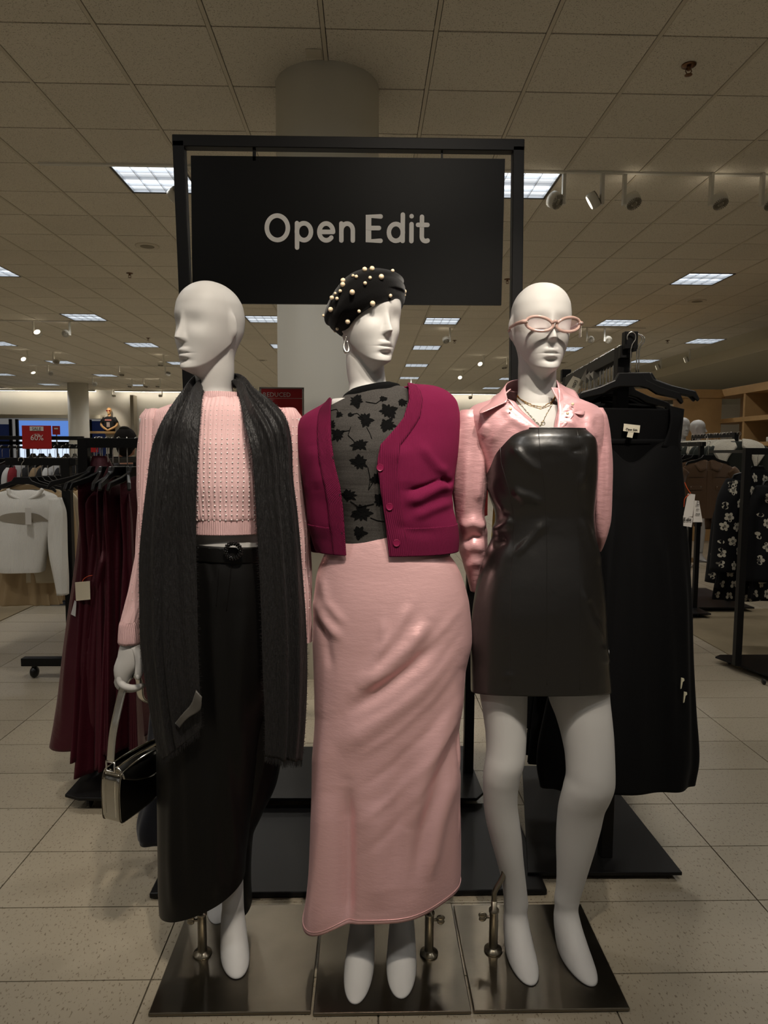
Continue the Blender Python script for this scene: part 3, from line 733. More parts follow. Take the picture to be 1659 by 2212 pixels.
# arm with the hand that holds the bag: palm, thumb and four curled fingers
arm = Surf([(303, 350, 905, 1.89, .042), (312, 352, 1050, 1.885, .038), (303, 345, 1180, 1.88, .034), (275, 316, 1320, 1.865, .028), (262, 305, 1385, 1.855, .022), (256, 309, 1408, 1.85, .020), (248, 302, 1435, 1.85, .021), (247, 288, 1455, 1.852, .021), (252, 280, 1472, 1.856, .018), (258, 276, 1480, 1.858, .012)], 60, 28, 2.1); arm.into(mb)
hp = lambda x, y, Y: ay(x, y, Y)
mb.tube(spline([hp(292, 1400, 1.845), hp(301, 1420, 1.832), hp(301, 1445, 1.822), hp(297, 1468, 1.816)], 14), np.array([.016, .0125, .0115, .0115, .0115, .0112, .011, .011, .0108, .0108, .0105, .010, .008, .004]), 12)
for k, (dx, dy, Y, L_) in enumerate([(0, 0, 1.838, 1.0), (-3, 4, 1.856, 1.05), (-4, 5, 1.874, 1.0), (-2, 2, 1.890, .86)]):
    p = [hp(266+dx, 1450, Y+.006), hp(259+dx, 1470+dy, Y+.002), hp(270+dx, 1483+dy*.8, Y-.004), hp(292+dx*L_, 1486+dy*.5, Y-.008), hp(262+50*L_, 1478+dy*.3, Y-.010)]
    mb.tube(spline(p, 14), np.array([.010, .0105, .0105, .0105, .010, .010, .0098, .0096, .0094, .0092, .009, .0085, .007, .003]), 10)
arm2 = Surf([(612, 655, 905, 1.90, .042), (625, 660, 1050, 1.93, .036), (632, 662, 1200, 1.95, .033), (640, 666, 1330, 1.96, .028), (644, 664, 1400, 1.96, .02), (646, 662, 1450, 1.96, .012)], 40, 24, 2.1); arm2.into(mb)
man1_body = mb.build('body', m_man, man1, smooth=True)
nails = MB()
for p, ax in ((hp(298, 1463, 1.806), (.7, .35, 1)),): nails.sphere(p, .0075, 10, 6, ax)
nails.build('thumb_nail', m_man, man1, smooth=True)
base_plate(-.545, -.137, 1.643, 2.062, man1)
rod(man1, -.457, 1.85, [(-.457, 1.85, .10), (-.457, 1.85, .22), (-.45, 1.87, .33), (-.41, 1.89, .40)], -1)
# knit material with cable columns
def knit(name, col, px=.0042, strength=.5, noise=.25, rough=.85, sheen=.35, dots=False, fuzz=700, hor=None, varn=.06):
    m = bpy.data.materials.new(name); m.use_nodes = True; nt = m.node_tree; N = nt.nodes; L = nt.links; b = N['Principled BSDF']
    b.inputs['Base Color'].default_value = lin(col); b.inputs['Roughness'].default_value = rough; b.inputs['Sheen Weight'].default_value = sheen; b.inputs['Sheen Tint'].default_value = lin(col); b.inputs['Specular IOR Level'].default_value = .2
    uv = N.new('ShaderNodeTexCoord')
    w = N.new('ShaderNodeTexWave'); w.bands_direction = 'X' if not hor else hor; w.inputs['Scale'].default_value = 2*PI/(20*px); w.inputs['Distortion'].default_value = .6; w.inputs['Detail Scale'].default_value = 3; L.new(uv.outputs['UV'], w.inputs[0])
    n = N.new('ShaderNodeTexNoise'); n.inputs['Scale'].default_value = fuzz; n.inputs['Detail'].default_value = 3; g = N.new('ShaderNodeNewGeometry'); L.new(g.outputs['Position'], n.inputs['Vector'])
    a = N.new('ShaderNodeBump'); a.inputs['Strength'].default_value = strength; a.inputs['Distance'].default_value = .0022; L.new(w.outputs[1], a.inputs['Height'])
    c = N.new('ShaderNodeBump'); c.inputs['Strength'].default_value = noise; c.inputs['Distance'].default_value = .002; L.new(n.outputs[0], c.inputs['Height']); L.new(a.outputs[0], c.inputs['Normal'])
    L.new(c.outputs[0], b.inputs['Normal'])
    mx = N.new('ShaderNodeMix'); mx.data_type = 'RGBA'; cc = lin(col); mx.inputs[6].default_value = tuple(v*(1-2*varn) for v in cc[:3])+(1,); mx.inputs[7].default_value = tuple(min(1, v*(1+varn)) for v in cc[:3])+(1,); L.new(n.outputs[0], mx.inputs[0]); L.new(mx.outputs[2], b.inputs['Base Color'])
    return m
m_sw = knit('pink pointelle knit', (238, 196, 195), .0095, .55, .35)
m_swr = knit('pink rib knit', (235, 192, 191), .0048, .9, .25)
mb = MB()
SW = Surf([(440, 518, 852, 1.895, .062), (428, 532, 860, 1.893, .070), (400, 565, 868, 1.89, .08), (362, 602, 879, 1.885, .09), (334, 628, 893, 1.885, .098), (326, 636, 920, 1.885, .106), (330, 630, 970, 1.88, .114), (345, 620, 1040, 1.88, .118), (372, 600, 1092, 1.88, .109), (384, 592, 1114, 1.88, .106), (392, 586, 1122, 1.88, .101), (394, 586, 1146, 1.88, .1015)], 110, 120, 2.15, fold=addf(ridges(([(360, 960), (372, 1060), (380, 1140)], 8, .004)), wob(.0012, 9, 6)))
n1 = int(.83*110)
SW.into(mb, (False, False))
ARM1 = Surf([(318, 352, 884, 1.885, .036), (303, 368, 905, 1.885, .048), (300, 368, 960, 1.885, .048), (297, 362, 1050, 1.882, .047), (299, 358, 1130, 1.88, .045), (289, 346, 1220, 1.876, .042), (272, 326, 1305, 1.868, .037), (262, 314, 1340, 1.862, .034)], 80, 48, 2.1, fold=addf(wob(.0015, 3, 20), wob(.001, 5, 33, 1)))
ARM2 = Surf([(600, 640, 882, 1.89, .036), (600, 654, 905, 1.90, .048), (612, 663, 960, 1.91, .048), (615, 667, 1050, 1.93, .046), (620, 671, 1150, 1.945, .043), (622, 673, 1250, 1.955, .040), (628, 674, 1330, 1.96, .036), (632, 673, 1385, 1.962, .032)], 80, 48, 2.1, fold=wob(.0015, 3, 22))
ARM1.into(mb, (False, False)); ARM2.into(mb, (False, False))
sweater = mb.build('sweater', m_sw, man1, smooth=True, uv=True); tag(sweater, 'pale pink crew-neck sweater with rows of small rhinestones')
HEM = Surf([(391, 588, 1114, 1.88, .1025), (392, 587, 1121, 1.88, .1035), (393, 587, 1147, 1.88, .1035), (395, 585, 1148, 1.88, .098)], 24, 120, 2.15); HEM.build('hem_rib', m_swr, sweater, (False, False))
CUF = Surf([(262, 315, 1338, 1.862, .034), (259, 312, 1346, 1.861, .036), (256, 309, 1384, 1.856, .035), (258, 306, 1389, 1.856, .030)], 24, 48, 2.1, fold=wob(.0006, 40)); CUF.build('cuff', m_swr, sweater, (False, False))
COLR = Surf([(440, 518, 857, 1.895, .0605), (436, 523, 849, 1.895, .0645), (430, 530, 859, 1.893, .0720), (424, 536, 866, 1.892, .074)], 20, 80, 2.1); COLR.build('neck_rib', m_swr, sweater, (False, False))
b_sw = bvh_of(sweater); rh = MB()
def rhine(x, y, r=.0016):
    p, n = hit(b_sw, x, y, .0004)
    if p is not None: rh.sphere(p, r, 6, 4)
for i, y in enumerate(np.arange(876, 1124, 10.3)):
    for x in np.arange(404+(0 if i % 2 else 0), 590, 12.3):
        if 425 < x+(y-990)*.02 < 565: rhine(x+random.uniform(-.6, .6)+(y-1000)*-.02, y+random.uniform(-.6, .6), .0021 if y > 940 else .0013)
for y in np.arange(905, 1330, 17):
    for x in np.arange(285, 345, 15): rhine(x+random.uniform(-1, 1), y, .0011)
    for x in np.arange(632, 672, 9): rhine(x+random.uniform(-1, 1), y, .0014)
m_rh = mat('rhinestone', (252, 246, 242), .25, metal=.0, coat=.8, coatr=.05)
tag(rh.build('rhinestones', m_rh, sweater, smooth=True), 'tiny sparkling rhinestones', kind='stuff')
# trousers
m_lth = mat('black faux leather', (12, 11, 10), .42, spec=.22, bump=(160, .10, .0012), coord='World', coat=.04, coatr=.35)
mb = MB()
TA = Surf([(402, 583, 1178, 1.882, .097), (400, 586, 1195, 1.882, .103), (382, 604, 1240, 1.882, .112), (360, 622, 1310, 1.885, .118), (348, 625, 1400, 1.885, .118), (344, 600, 1480, 1.885, .118), (342, 570, 1560, 1.88, .118), (342, 556, 1650, 1.875, .118), (344, 544, 1740, 1.87, .118), (345, 536, 1830, 1.865, .118), (346, 530, 1890, 1.86, .118), (348, 528, 1922, 1.86, .118)], 120, 96, 2.2,
          fold=ridges(([(455, 1260), (470, 1500), (500, 1800), (515, 1930)], 13, .012), ([(425, 1300), (405, 1600), (420, 1950)], 16, .009), ([(470, 1210), (478, 1260), (488, 1320)], 4, .003), ([(375, 1650), (372, 1850), (378, 1970)], 12, .008), ([(455, 1650), (462, 1850), (466, 1960)], 14, .010), ([(520, 1300), (510, 1500), (525, 1700)], 18, .010), ([(440, 1205), (452, 1260), (462, 1330)], 5, .004)))
tilt(TA, lambda v: .36*sstep(.72, 1, v)); TA.into(mb, (False, False))
TB = Surf([(500, 622, 1380, 1.93, .100), (470, 624, 1470, 1.945, .105), (462, 618, 1560, 1.95, .105), (460, 608, 1640, 1.955, .105), (460, 598, 1690, 1.96, .10), (462, 568, 1755, 1.965, .09), (468, 545, 1810, 1.965, .085), (476, 540, 1860, 1.96, .08), (484, 541, 1920, 1.955, .075), (488, 543, 1953, 1.955, .072)], 90, 72, 2.2, fold=ridges(([(580, 1500), (575, 1620), (535, 1780), (533, 1940)], 8, .006), ([(545, 1500), (548, 1650)], 12, .008)))
TB.into(mb, (False, False))
tro = mb.build('trousers', m_lth, man1, smooth=True, uv=True); tag(tro, 'black faux-leather wide-leg trousers')
b_tr = bvh_of(tro)
fly = MB().tube(surf_line(b_tr, [(500, 1212), (497, 1255), (489, 1320)], 24, .0006), .0012, 6); fly.tube(surf_line(b_tr, [(474, 1214), (471, 1260), (467, 1310)], 24, .0004), .0009, 6); fly.build('fly_seam', m_lth, tro, smooth=True)
# belt: strap, holes, beaded round buckle
belt = empty('belt', (-.34, 1.78, 1.15), label='black leather belt with a round beaded buckle on the leather trousers', cat='belt')
BL = Surf([(398, 585, 1170, 1.882, .104), (397, 586, 1171, 1.882, .1075), (396, 588, 1203, 1.882, .109), (398, 587, 1204, 1.882, .105)], 16, 110, 2.2); tilt(BL, lambda v: -.05); BLo = BL.build('strap', m_lth, belt, (False, False)); b_bl = bvh_of(BLo)
for x, y in ((428, 1184), (452, 1185), (476, 1187)):
    p, n = hit(b_bl, x, y, .0005); h = MB().sphere(p, .0028, 10, 6, (1, .5, 1)); h.box(Vector(p)+Vector((.005, 0, 0)), (.008, .001, .0012)); h.build('belt_hole', mat('hole black', (3, 3, 3), .9), belt)
bc = Vector(hit(b_bl, 504, 1189, .010)[0]); bk = MB()
m_bead = mat('black glass bead', (12, 12, 12), .08, spec=.8, coat=.5)
ring = [(bc.x+.0185*math.cos(a), bc.y, bc.z+.0185*math.sin(a)) for a in np.linspace(0, 2*PI, 32, endpoint=False)]
bk.tube(ring, .0045, 8, closed=True).build('buckle', m_bead, belt, smooth=True)
bd = MB()
for ringr, nb, rr in ((.0225, 20, .0030), (.0150, 16, .0024), (.0187, 18, .0028)):
    for k in range(nb):
        a = 2*PI*k/nb+ringr*40; bd.sphere((bc.x+ringr*math.cos(a), bc.y-.004-(.002 if ringr == .0187 else 0), bc.z+ringr*math.sin(a)), rr, 8, 5)
tag(bd.build('buckle_beads', m_bead, belt, smooth=True), 'faceted black glass beads')
# scarf
ROWS = [(352, 1640, 1.75, 432, 1578, 1.725), (335, 1590, 1.752, 437, 1560, 1.725), (320, 1500, 1.755, 434, 1500, 1.722), (306, 1400, 1.76, 430, 1400, 1.722), (303, 1300, 1.765, 428, 1300, 1.725), (303, 1200, 1.77, 426, 1200, 1.728), (310, 1120, 1.77, 425, 1120, 1.728), (320, 1040, 1.775, 427, 1040, 1.728),
        (330, 970, 1.785, 430, 970, 1.735), (350, 915, 1.785, 434, 910, 1.752), (386, 858, 1.825, 437, 868, 1.80), (412, 828, 1.905, 440, 846, 1.845), (436, 812, 1.965, 448, 842, 1.93), (478, 806, 1.995, 480, 842, 1.975), (510, 806, 1.965, 512, 838, 1.93), (530, 822, 1.91, 515, 848, 1.845), (554, 845, 1.855, 521, 876, 1.795), (588, 869, 1.80, 530, 920, 1.748), (617, 904, 1.775, 542, 970, 1.730),
        (629, 960, 1.775, 548, 1030, 1.728), (632, 1030, 1.77, 552, 1090, 1.728), (643, 1120, 1.765, 556, 1160, 1.728), (652, 1230, 1.765, 560, 1240, 1.728), (660, 1340, 1.765, 564, 1340, 1.728), (663, 1450, 1.765, 567, 1450, 1.728), (659, 1560, 1.765, 571, 1550, 1.728), (652, 1640, 1.765, 571, 1632, 1.728)]
eo = [ay(a, b, Y) for a, b, Y, _, _, _ in ROWS]; ei = [ay(a, b, Y) for _, _, _, a, b, Y in ROWS]
def scf(t, v):
    e = math.sin(PI*t)**.5 if 0 < t < 1 else 0; s = 1 if v < .45 else 0
    return .004+.011*math.sin(PI*t)+e*(.0022*math.sin(t*15+v*7)+.0012*math.sin(t*37+v*19)+.0135*math.exp(-((t-.24-.10*math.sin(v*6+.4))/.075)**2)+.010*math.exp(-((t-.60+.10*math.sin(v*8+1))/.07)**2)-.004*math.exp(-((t-.44)/.05)**2))
SP = sheet(eo, ei, 300, 70, scf, (-.34, 1.93, 0))
m_scarf = mat('black shimmer scarf', (20, 18, 18), .52, spec=.42, bump=(240, 1.0, .0040, (1, 1, .16)), coord='World', sheen=.03, var=(330, .85, 3))
scarf = empty('scarf', (-.34, 1.75, 1.5), label='long black shimmer scarf with frayed edges hanging open over the pink sweater', cat='scarf')
uvs = np.stack(np.meshgrid(np.linspace(0, .12, 70), np.linspace(0, 2, 300)), -1).reshape(-1, 2)
mesh('cloth', SP.reshape(-1, 3), grid_faces(300, 70, False), m_scarf, scarf, True, uvs, solid=.0012)
fr = MB()
def thread(p, d, L_, w=.0005):
    p = np.array(p); d = np.array(d)/np.linalg.norm(d); q = p+d*L_+np.random.normal(0, .0015, 3); s = np.cross(d, [0, 1, 0]); s = s/max(np.linalg.norm(s), 1e-6)*w
    fr.add([p-s, p+s, q+s*.4, q-s*.4], [(0, 1, 2, 3)])
for i in range(0, 299):
    for k in range(3):
        f = random.random(); a = SP[i, -1]*(1-f)+SP[i+1, -1]*f; d = SP[i, -1]-SP[i, -3]; thread(a, d+np.random.normal(0, .25, 3)*np.linalg.norm(d)+np.array([0, -.0004, -.0006]), random.uniform(.003, .007))
        if i > 180 or i < 120:
            a = SP[i, 0]*(1-f)+SP[i+1, 0]*f; d = SP[i, 0]-SP[i, 2]; thread(a, d+np.random.normal(0, .3, 3)*np.linalg.norm(d), random.uniform(.002, .005))
for r, dz in ((0, -1), (299, -1)):
    for k in range(69):
        for j in range(3):
            f = random.random(); a = SP[r, k]*(1-f)+SP[r, k+1]*f; thread(a, (random.uniform(-.15, .15), 0, dz), random.uniform(.010, .020), .0006)
tag(fr.build('fringe', m_scarf, scarf), 'short frayed black threads', kind='stuff')
p = [ay(x, y, Y) for x, y, Y in ((378, 1562, 1.708), (396, 1540, 1.702), (414, 1518, 1.702), (424, 1490, 1.706))]
p2 = [ay(x, y, Y) for x, y, Y in ((388, 1572, 1.706), (405, 1552, 1.700), (432, 1534, 1.698), (437, 1505, 1.702))]
m_lab = mat('grey satin label', (70, 66, 60), .4, sheen=.3)
LP = sheet(p, p2, 20, 6, lambda t, v: .003*math.sin(v*9)); mesh('care_label', LP.reshape(-1, 3), grid_faces(20, 6, False), m_lab, scarf, True, solid=.0006)
# silver handbag
m_silver = mat('mirror silver leather', (200, 196, 186), .10, metal=1, bump=(14, .10, .01), coord='World')
m_silver2 = mat('silver edge paint', (120, 112, 98), .3, metal=.9)
bag = empty('handbag', tuple(ay(243, 1775, 1.80)), label='shiny silver baguette handbag hanging from the scarf mannequin hand', cat='handbag')
o_ = np.array(ay(241, 1776, 1.80)); dv = np.array([.40, .916, 0]); sv = np.array([dv[1], -dv[0], 0])
def bagp(s, t, z): return o_+dv*s+sv*t+np.array([0, 0, z])
side = [(.0, .012), (.004, .003), (.02, 0), (.10, .004), (.18, .016), (.225, .036), (.238, .06), (.236, .10), (.222, .135), (.16, .147), (.09, .147), (.03, .140), (.006, .128), (-.002, .08)]
sl = spline([(a, b, 0) for a, b in side+[side[0]]], 57)[:-1]
prof = [(-.029, .93), (-.031, .985), (-.028, 1.0), (-.020, 1.0), (0, 1.0), (.020, 1.0), (.028, 1.0), (.031, .985), (.029, .93)]
ctr = np.array([.118, .075]); V = []
for t, k in prof:
    for s, z, _ in sl: V.append(bagp(ctr[0]+(s-ctr[0])*k, t, ctr[1]+(z-ctr[1])*k))
n = len(sl); Fc = [(i*n+k, i*n+(k+1) % n, (i+1)*n+(k+1) % n, (i+1)*n+k) for i in range(len(prof)-1) for k in range(n)]+[tuple(range(n))[::-1], tuple((len(prof)-1)*n+k for k in range(n))]
bo = mesh('body', V, Fc, m_silver, bag, True)
for sgn in (-1, 1):      # curved flaps over both faces
    ea = [bagp(.012, sgn*.033, .120), bagp(.06, sgn*.040, .098), bagp(.12, sgn*.042, .086), bagp(.18, sgn*.040, .098), bagp(.226, sgn*.033, .122)]
    eb = [bagp(.008, sgn*.012, .150), bagp(.06, sgn*.012, .156), bagp(.12, sgn*.012, .158), bagp(.18, sgn*.012, .156), bagp(.224, sgn*.012, .148)]
    FP = sheet(ea, eb, 30, 10, lambda t, v, g=sgn: -g*.006*math.sin(PI*t)); mesh('flap', FP.reshape(-1, 3), grid_faces(30, 10, False), m_silver, bag, True, solid=.003)
for t in (-.0295, .0295): MB().tube([bagp(s, t, z) for s, z, _ in sl], .0016, 6, closed=True).build('piping', m_silver2, bag, smooth=True)
stch = MB()
for t in (-.021, .021):
    for zz in np.arange(.02, .12, .004): stch.box(bagp(-.0035-.004*math.sin(PI*zz/.14), t, zz), (.0012, .0012, .0024))
tag(stch.build('stitching', mat('pale thread', (205, 195, 170), .6), bag), kind='stuff')
def strap(pts, wd, name, m):
    P = spline(pts, 60); T = np.gradient(P, axis=0); T /= np.linalg.norm(T, axis=1, keepdims=True); W = np.cross(T, dv); W /= np.linalg.norm(W, axis=1, keepdims=True)
    ww = np.where(W@sv > 0, 1, -1)[:, None]*W*wd/2
    V = np.stack([P-ww, P-ww*.55+T*0, P+ww*.55, P+ww], 1); return mesh(name, V.reshape(-1, 3), grid_faces(60, 4, False), m, bag, True, solid=.004)
strap([bagp(.002, 0, .165), bagp(.012, 0, .23), ay(252, 1545, 1.82), ay(268, 1480, 1.845), ay(285, 1457, 1.865), ay(300, 1470, 1.885), ay(308, 1510, 1.93), bagp(.218, 0, .24), bagp(.228, 0, .165)], .023, 'strap', mat('silver strap', (222, 217, 205), .2, metal=.9))
for s in (.002, .228):
    rg = MB(); R_ = [bagp(s, -.014, .140), bagp(s, -.014, .166), bagp(s, .014, .166), bagp(s, .014, .140)]
    rg.tube(R_, .0028, 8, closed=True).build('strap_ring', m_chrome, bag, smooth=True)
MB().box(bagp(.226, 0, .205), (.026, .012, .014), Matrix.Rotation(-.4, 3, 'Z')).build('strap_buckle', m_chrome, bag, bev=.003)
# ------------------------------------------------------------------ mannequin 2: magenta cardigan, lace top, satin skirt
man2 = empty('mannequin', (.05, 1.85, 0), label='white mannequin in magenta cardigan, black lace top and long pink satin skirt', cat='mannequin', group='display mannequins')
mb = MB()
hc = ay(799, 697, 1.875); hc[1] = 1.875; HC2 = hc
grid_to(mb, head_grid(hc, math.radians(30), .985, [
    (750, 850, 812, 1.885, .056), (745, 858, 828, 1.885, .060), (728, 872, 842, 1.88, .066), (722, 880, 856, 1.88, .068), (708, 910, 880, 1.88, .076), (695, 930, 920, 1.88, .088), (700, 920, 1000, 1.88, .095), (735, 895, 1100, 1.88, .085), (735, 905, 1160, 1.88, .085), (710, 960, 1260, 1.88, .095), (720, 960, 1340, 1.88, .09)], rollz=.03))
leg(mb, [(720, 820, 1330, 1.88, .075), (735, 815, 1500, 1.86, .06), (745, 808, 1700, 1.85, .05), (756, 806, 1850, 1.86, .038), (761, 804, 1945, 1.87, .031), (762, 803, 1965, 1.87, .031)], tuple(az(766, 2172, .01)[:2]), .037)
leg(mb, [(840, 950, 1330, 1.88, .075), (845, 930, 1500, 1.86, .06), (850, 910, 1700, 1.85, .05), (848, 900, 1850, 1.86, .038), (846, 892, 1945, 1.87, .031), (846, 891, 1962, 1.87, .031)], tuple(az(866, 2160, .01)[:2]), .038)
man2_body = mb.build('body', m_man, man2, smooth=True)
base_plate(-.131, .270, 1.636, 2.060, man2)
rod(man2, .180, 1.840, [(.180, 1.84, .10), (.184, 1.84, .15), (.180, 1.84, .185), (.155, 1.845, .22), (.148, 1.85, .27), (.148, 1.86, .40)], 1)
# lace top
m_lace = mat('sheer black mesh', (58, 55, 52), .75, spec=.2, bump=(18, .5, .006, (.25, .25, 2.2)), var=(500, .35, 2), coord='World')
m_flock = mat('black flocked flowers', (6, 6, 6), .9, spec=.1)
LT = Surf([(757, 845, 838, 1.88, .0640), (743, 862, 845, 1.88, .0720), (722, 884, 856, 1.88, .080), (694, 925, 880, 1.88, .092), (684, 936, 920, 1.875, .104), (690, 930, 980, 1.87, .114), (704, 918, 1060, 1.87, .106), (722, 900, 1110, 1.872, .100), (728, 898, 1172, 1.875, .098)], 80, 110, 2.15, fold=wob(.0006, 6, 40))
tilt(LT, lambda v: .20*(1-sstep(0, .34, v)))
lt = LT.build('lace_top', m_lace, man2, (False, False)); tag(lt, 'sheer black top with flocked flowers')
b_lt = bvh_of(lt)
NB = Surf([(758, 844, 834, 1.88, .0630), (742, 863, 843, 1.88, .0735), (740, 865, 847, 1.88, .0750), (736, 870, 850, 1.88, .0755)], 14, 80, 2.15); tilt(NB, lambda v: .20); NB.build('neck_band', m_flock, lt, (False, False))
def petal_flower(b, cx, cy, r, rot, m, parent, name='flower_motif', npet=11, off=.0008, wid=.20, lay=2):
    """flat flower lying on a surface: pointed petals in layers, one mesh"""
    mbf = MB(); ok = True
    for L_ in range(lay):
        rr = r*(1-.34*L_)
        for k in range(npet-2*L_):
            a = rot+2*PI*k/(npet-2*L_)+L_*.4+random.uniform(-.12, .12); ca, sa = math.cos(a), math.sin(a); l = rr*random.uniform(.55, 1.15); w_ = l*wid*random.uniform(.8, 1.5)
            pts = [(.03*l, 0), (.45*l, w_), (.75*l, w_*.75), (l, 0), (.75*l, -w_*.75), (.45*l, -w_)]
            V = []
            for u, v in pts:
                p, n = hit(b, cx+u*ca-v*sa, cy+(u*sa+v*ca)*.82, off+L_*.0005)
                if p is None: break
                V.append(p)
            if len(V) == 6: mbf.add(V, [(0, 1, 2, 3, 4, 5)])
    return mbf.build(name, m, parent) if mbf.V else None
FL = [(770, 866, 17), (837, 888, 20), (790, 908, 17), (836, 917, 20), (730, 938, 17), (777, 960, 19), (776, 998, 20), (752, 1070, 18), (782, 1108, 22), (714, 918, 14), (822, 1082, 17), (776, 1152, 16), (815, 1034, 15), (828, 862, 9), (733, 896, 8), (868, 868, 11), (757, 896, 7)]
for x, y, r in FL: petal_flower(b_lt, x, y, r*1.12, random.random()*6, m_flock, lt)
for ln in ([(790, 868), (812, 872), (826, 862)], [(757, 896), (772, 893), (782, 902)], [(792, 923), (800, 938), (803, 948)], [(758, 922), (752, 940), (765, 953)], [(795, 1010), (800, 1035), (796, 1058), (812, 1030)], [(757, 1082), (775, 1095), (808, 1088)], [(800, 1118), (815, 1124), (830, 1126)], [(705, 890), (728, 884), (733, 896)], [(740, 932), (756, 930)]):
    P = surf_line(b_lt, ln, 16, .0010)
    if len(P) > 3: MB().tube(spline([tuple(v) for v in P], 24), .0009, 5).build('vine_motif', m_flock, lt)
# cardigan
m_card = knit('magenta wool knit', (112, 20, 60), .0030, .35, .6, .92, .5, fuzz=900, varn=.12)
m_cardr = knit('magenta rib', (106, 18, 56), .0046, .8, .4, .92, .4, varn=.1)
eL = [(712, 850), (713, 890), (715, 950), (722, 1000), (735, 1050), (741, 1100), (744, 1150), (747, 1200)]
eR = [(884, 840), (884, 872), (872, 905), (845, 936), (821, 962), (814, 1000), (822, 1060), (830, 1110), (836, 1160), (840, 1200)]
def edge_tab(e, Y=1.765):
    W = np.array([ay(x, y, Y) for x, y in e]); o = np.argsort(W[:, 2]); return W[o, 2], W[o, 0]
tL, tR = edge_tab(eL), edge_tab(eR)
def open_arc(tl, tr, n=2.15, back=2*PI):
    def f(q, S):
        out = []
        for (z, x) in (tr, tl):
            X = np.interp(S[2], z, x); s = np.clip((X-S[0])/S[3], -.98, .98); th = np.sign(s)*math.asin(abs(s)**(n/2)); out.append(th)
        return out[0], 2*PI+out[1]
    return f
CR_ROWS = [(712, 886, 848, 1.88, .082), (690, 938, 858, 1.882, .092), (664, 968, 872, 1.885, .103), (650, 986, 890, 1.885, .112), (645, 993, 925, 1.885, .124), (648, 986, 985, 1.88, .134), (657, 976, 1045, 1.88, .134), (663, 974, 1085, 1.88, .130), (667, 984, 1128, 1.88, .126), (676, 988, 1160, 1.88, .123), (684, 987, 1188, 1.88, .120)]
card_fold = ridges(([(985, 1040), (945, 1052), (905, 1075), (870, 1085)], 13, .012), ([(968, 1022), (945, 1010), (925, 985), (905, 955)], 10, .007), ([(980, 1082), (930, 1100), (890, 1120)], 11, .008), ([(955, 1035), (920, 1050), (880, 1062)], 6, -.010), ([(700, 1000), (715, 1080), (700, 1170)], 16, .006), ([(680, 960), (690, 1060)], 14, .005), ([(975, 1045), (950, 1035)], 8, -.015), ([(850, 1130), (890, 1150), (950, 1150)], 12, -.004), ([(860, 960), (880, 1010), (880, 1060)], 24, .006))
CD = Surf(CR_ROWS, 150, 160, 2.15, fold=card_fold, arc=open_arc(tL, tR))
tilt(CD, lambda v: .19*(1-sstep(0, .33, v)))
card = CD.build('cardigan', m_card, man2, solid=.005); tag(card, 'magenta wool cardigan worn open')
def strip_along(S, cols, off, name, m, parent, rows=None, th=.004):
    r = slice(None) if rows is None else slice(*rows)
    P = S.P[r][:, cols]+S.Nn[r][:, cols]*off; U = S.U[r][:, cols]; nr, nc = P.shape[:2]
    return mesh(name, P.reshape(-1, 3), grid_faces(nr, nc, False), m, parent, True, U.reshape(-1, 2), solid=th)
strip_along(CD, slice(0, 7), .003, 'front_band', m_cardr, card); strip_along(CD, slice(153, 160), .003, 'front_band', m_cardr, card)
strip_along(CD, slice(5, 155), .0022, 'hem_rib', m_cardr, card, (124, 150))
b_cd = bvh_of(card)
m_btn = mat('magenta plastic button', (128, 24, 66), .35)
for x, y in ((821, 1010), (841, 1094), (856, 1172)):
    p, n = hit(b_cd, x, y, .006)
    q = Vector(n).to_track_quat('Z', 'Y').to_matrix(); bmb = MB().lathe((0, 0, 0), [(.0092, -.002), (.0092, .0012), (.0085, .002), (.0068, .0013), (.003, .0010)], 24)
    for a in range(4): bmb.lathe((.0022*math.cos(a*PI/2+.78), .0022*math.sin(a*PI/2+.78), .0011), [(.0006, 0), (.0006, .0006)], 6)
    bmb.V = [tuple(q @ Vector(v)+Vector(p)) for v in bmb.V]; bmb.build('button', m_btn, card, smooth=False)
m_bh = mat('buttonhole thread', (38, 6, 18), .9)
for x, y in ((720, 989), (735, 1068), (740, 1150)):
    p, n = hit(b_cd, x, y, .0035)
    if p is not None: MB().sphere(p, .006, 10, 6, (.35, .35, 1)).build('buttonhole', m_bh, card, smooth=True)
for rows in ([(652, 690, 905, 1.93, .05), (655, 690, 1000, 1.98, .048), (660, 696, 1090, 2.0, .045), (672, 712, 1190, 1.99, .040)], [(950, 992, 905, 1.93, .05), (945, 985, 1000, 1.99, .048), (930, 975, 1060, 2.02, .045), (880, 930, 1150, 2.0, .04)]):
    Surf(rows, 40, 40, 2.1).build('sleeve', m_card, card)
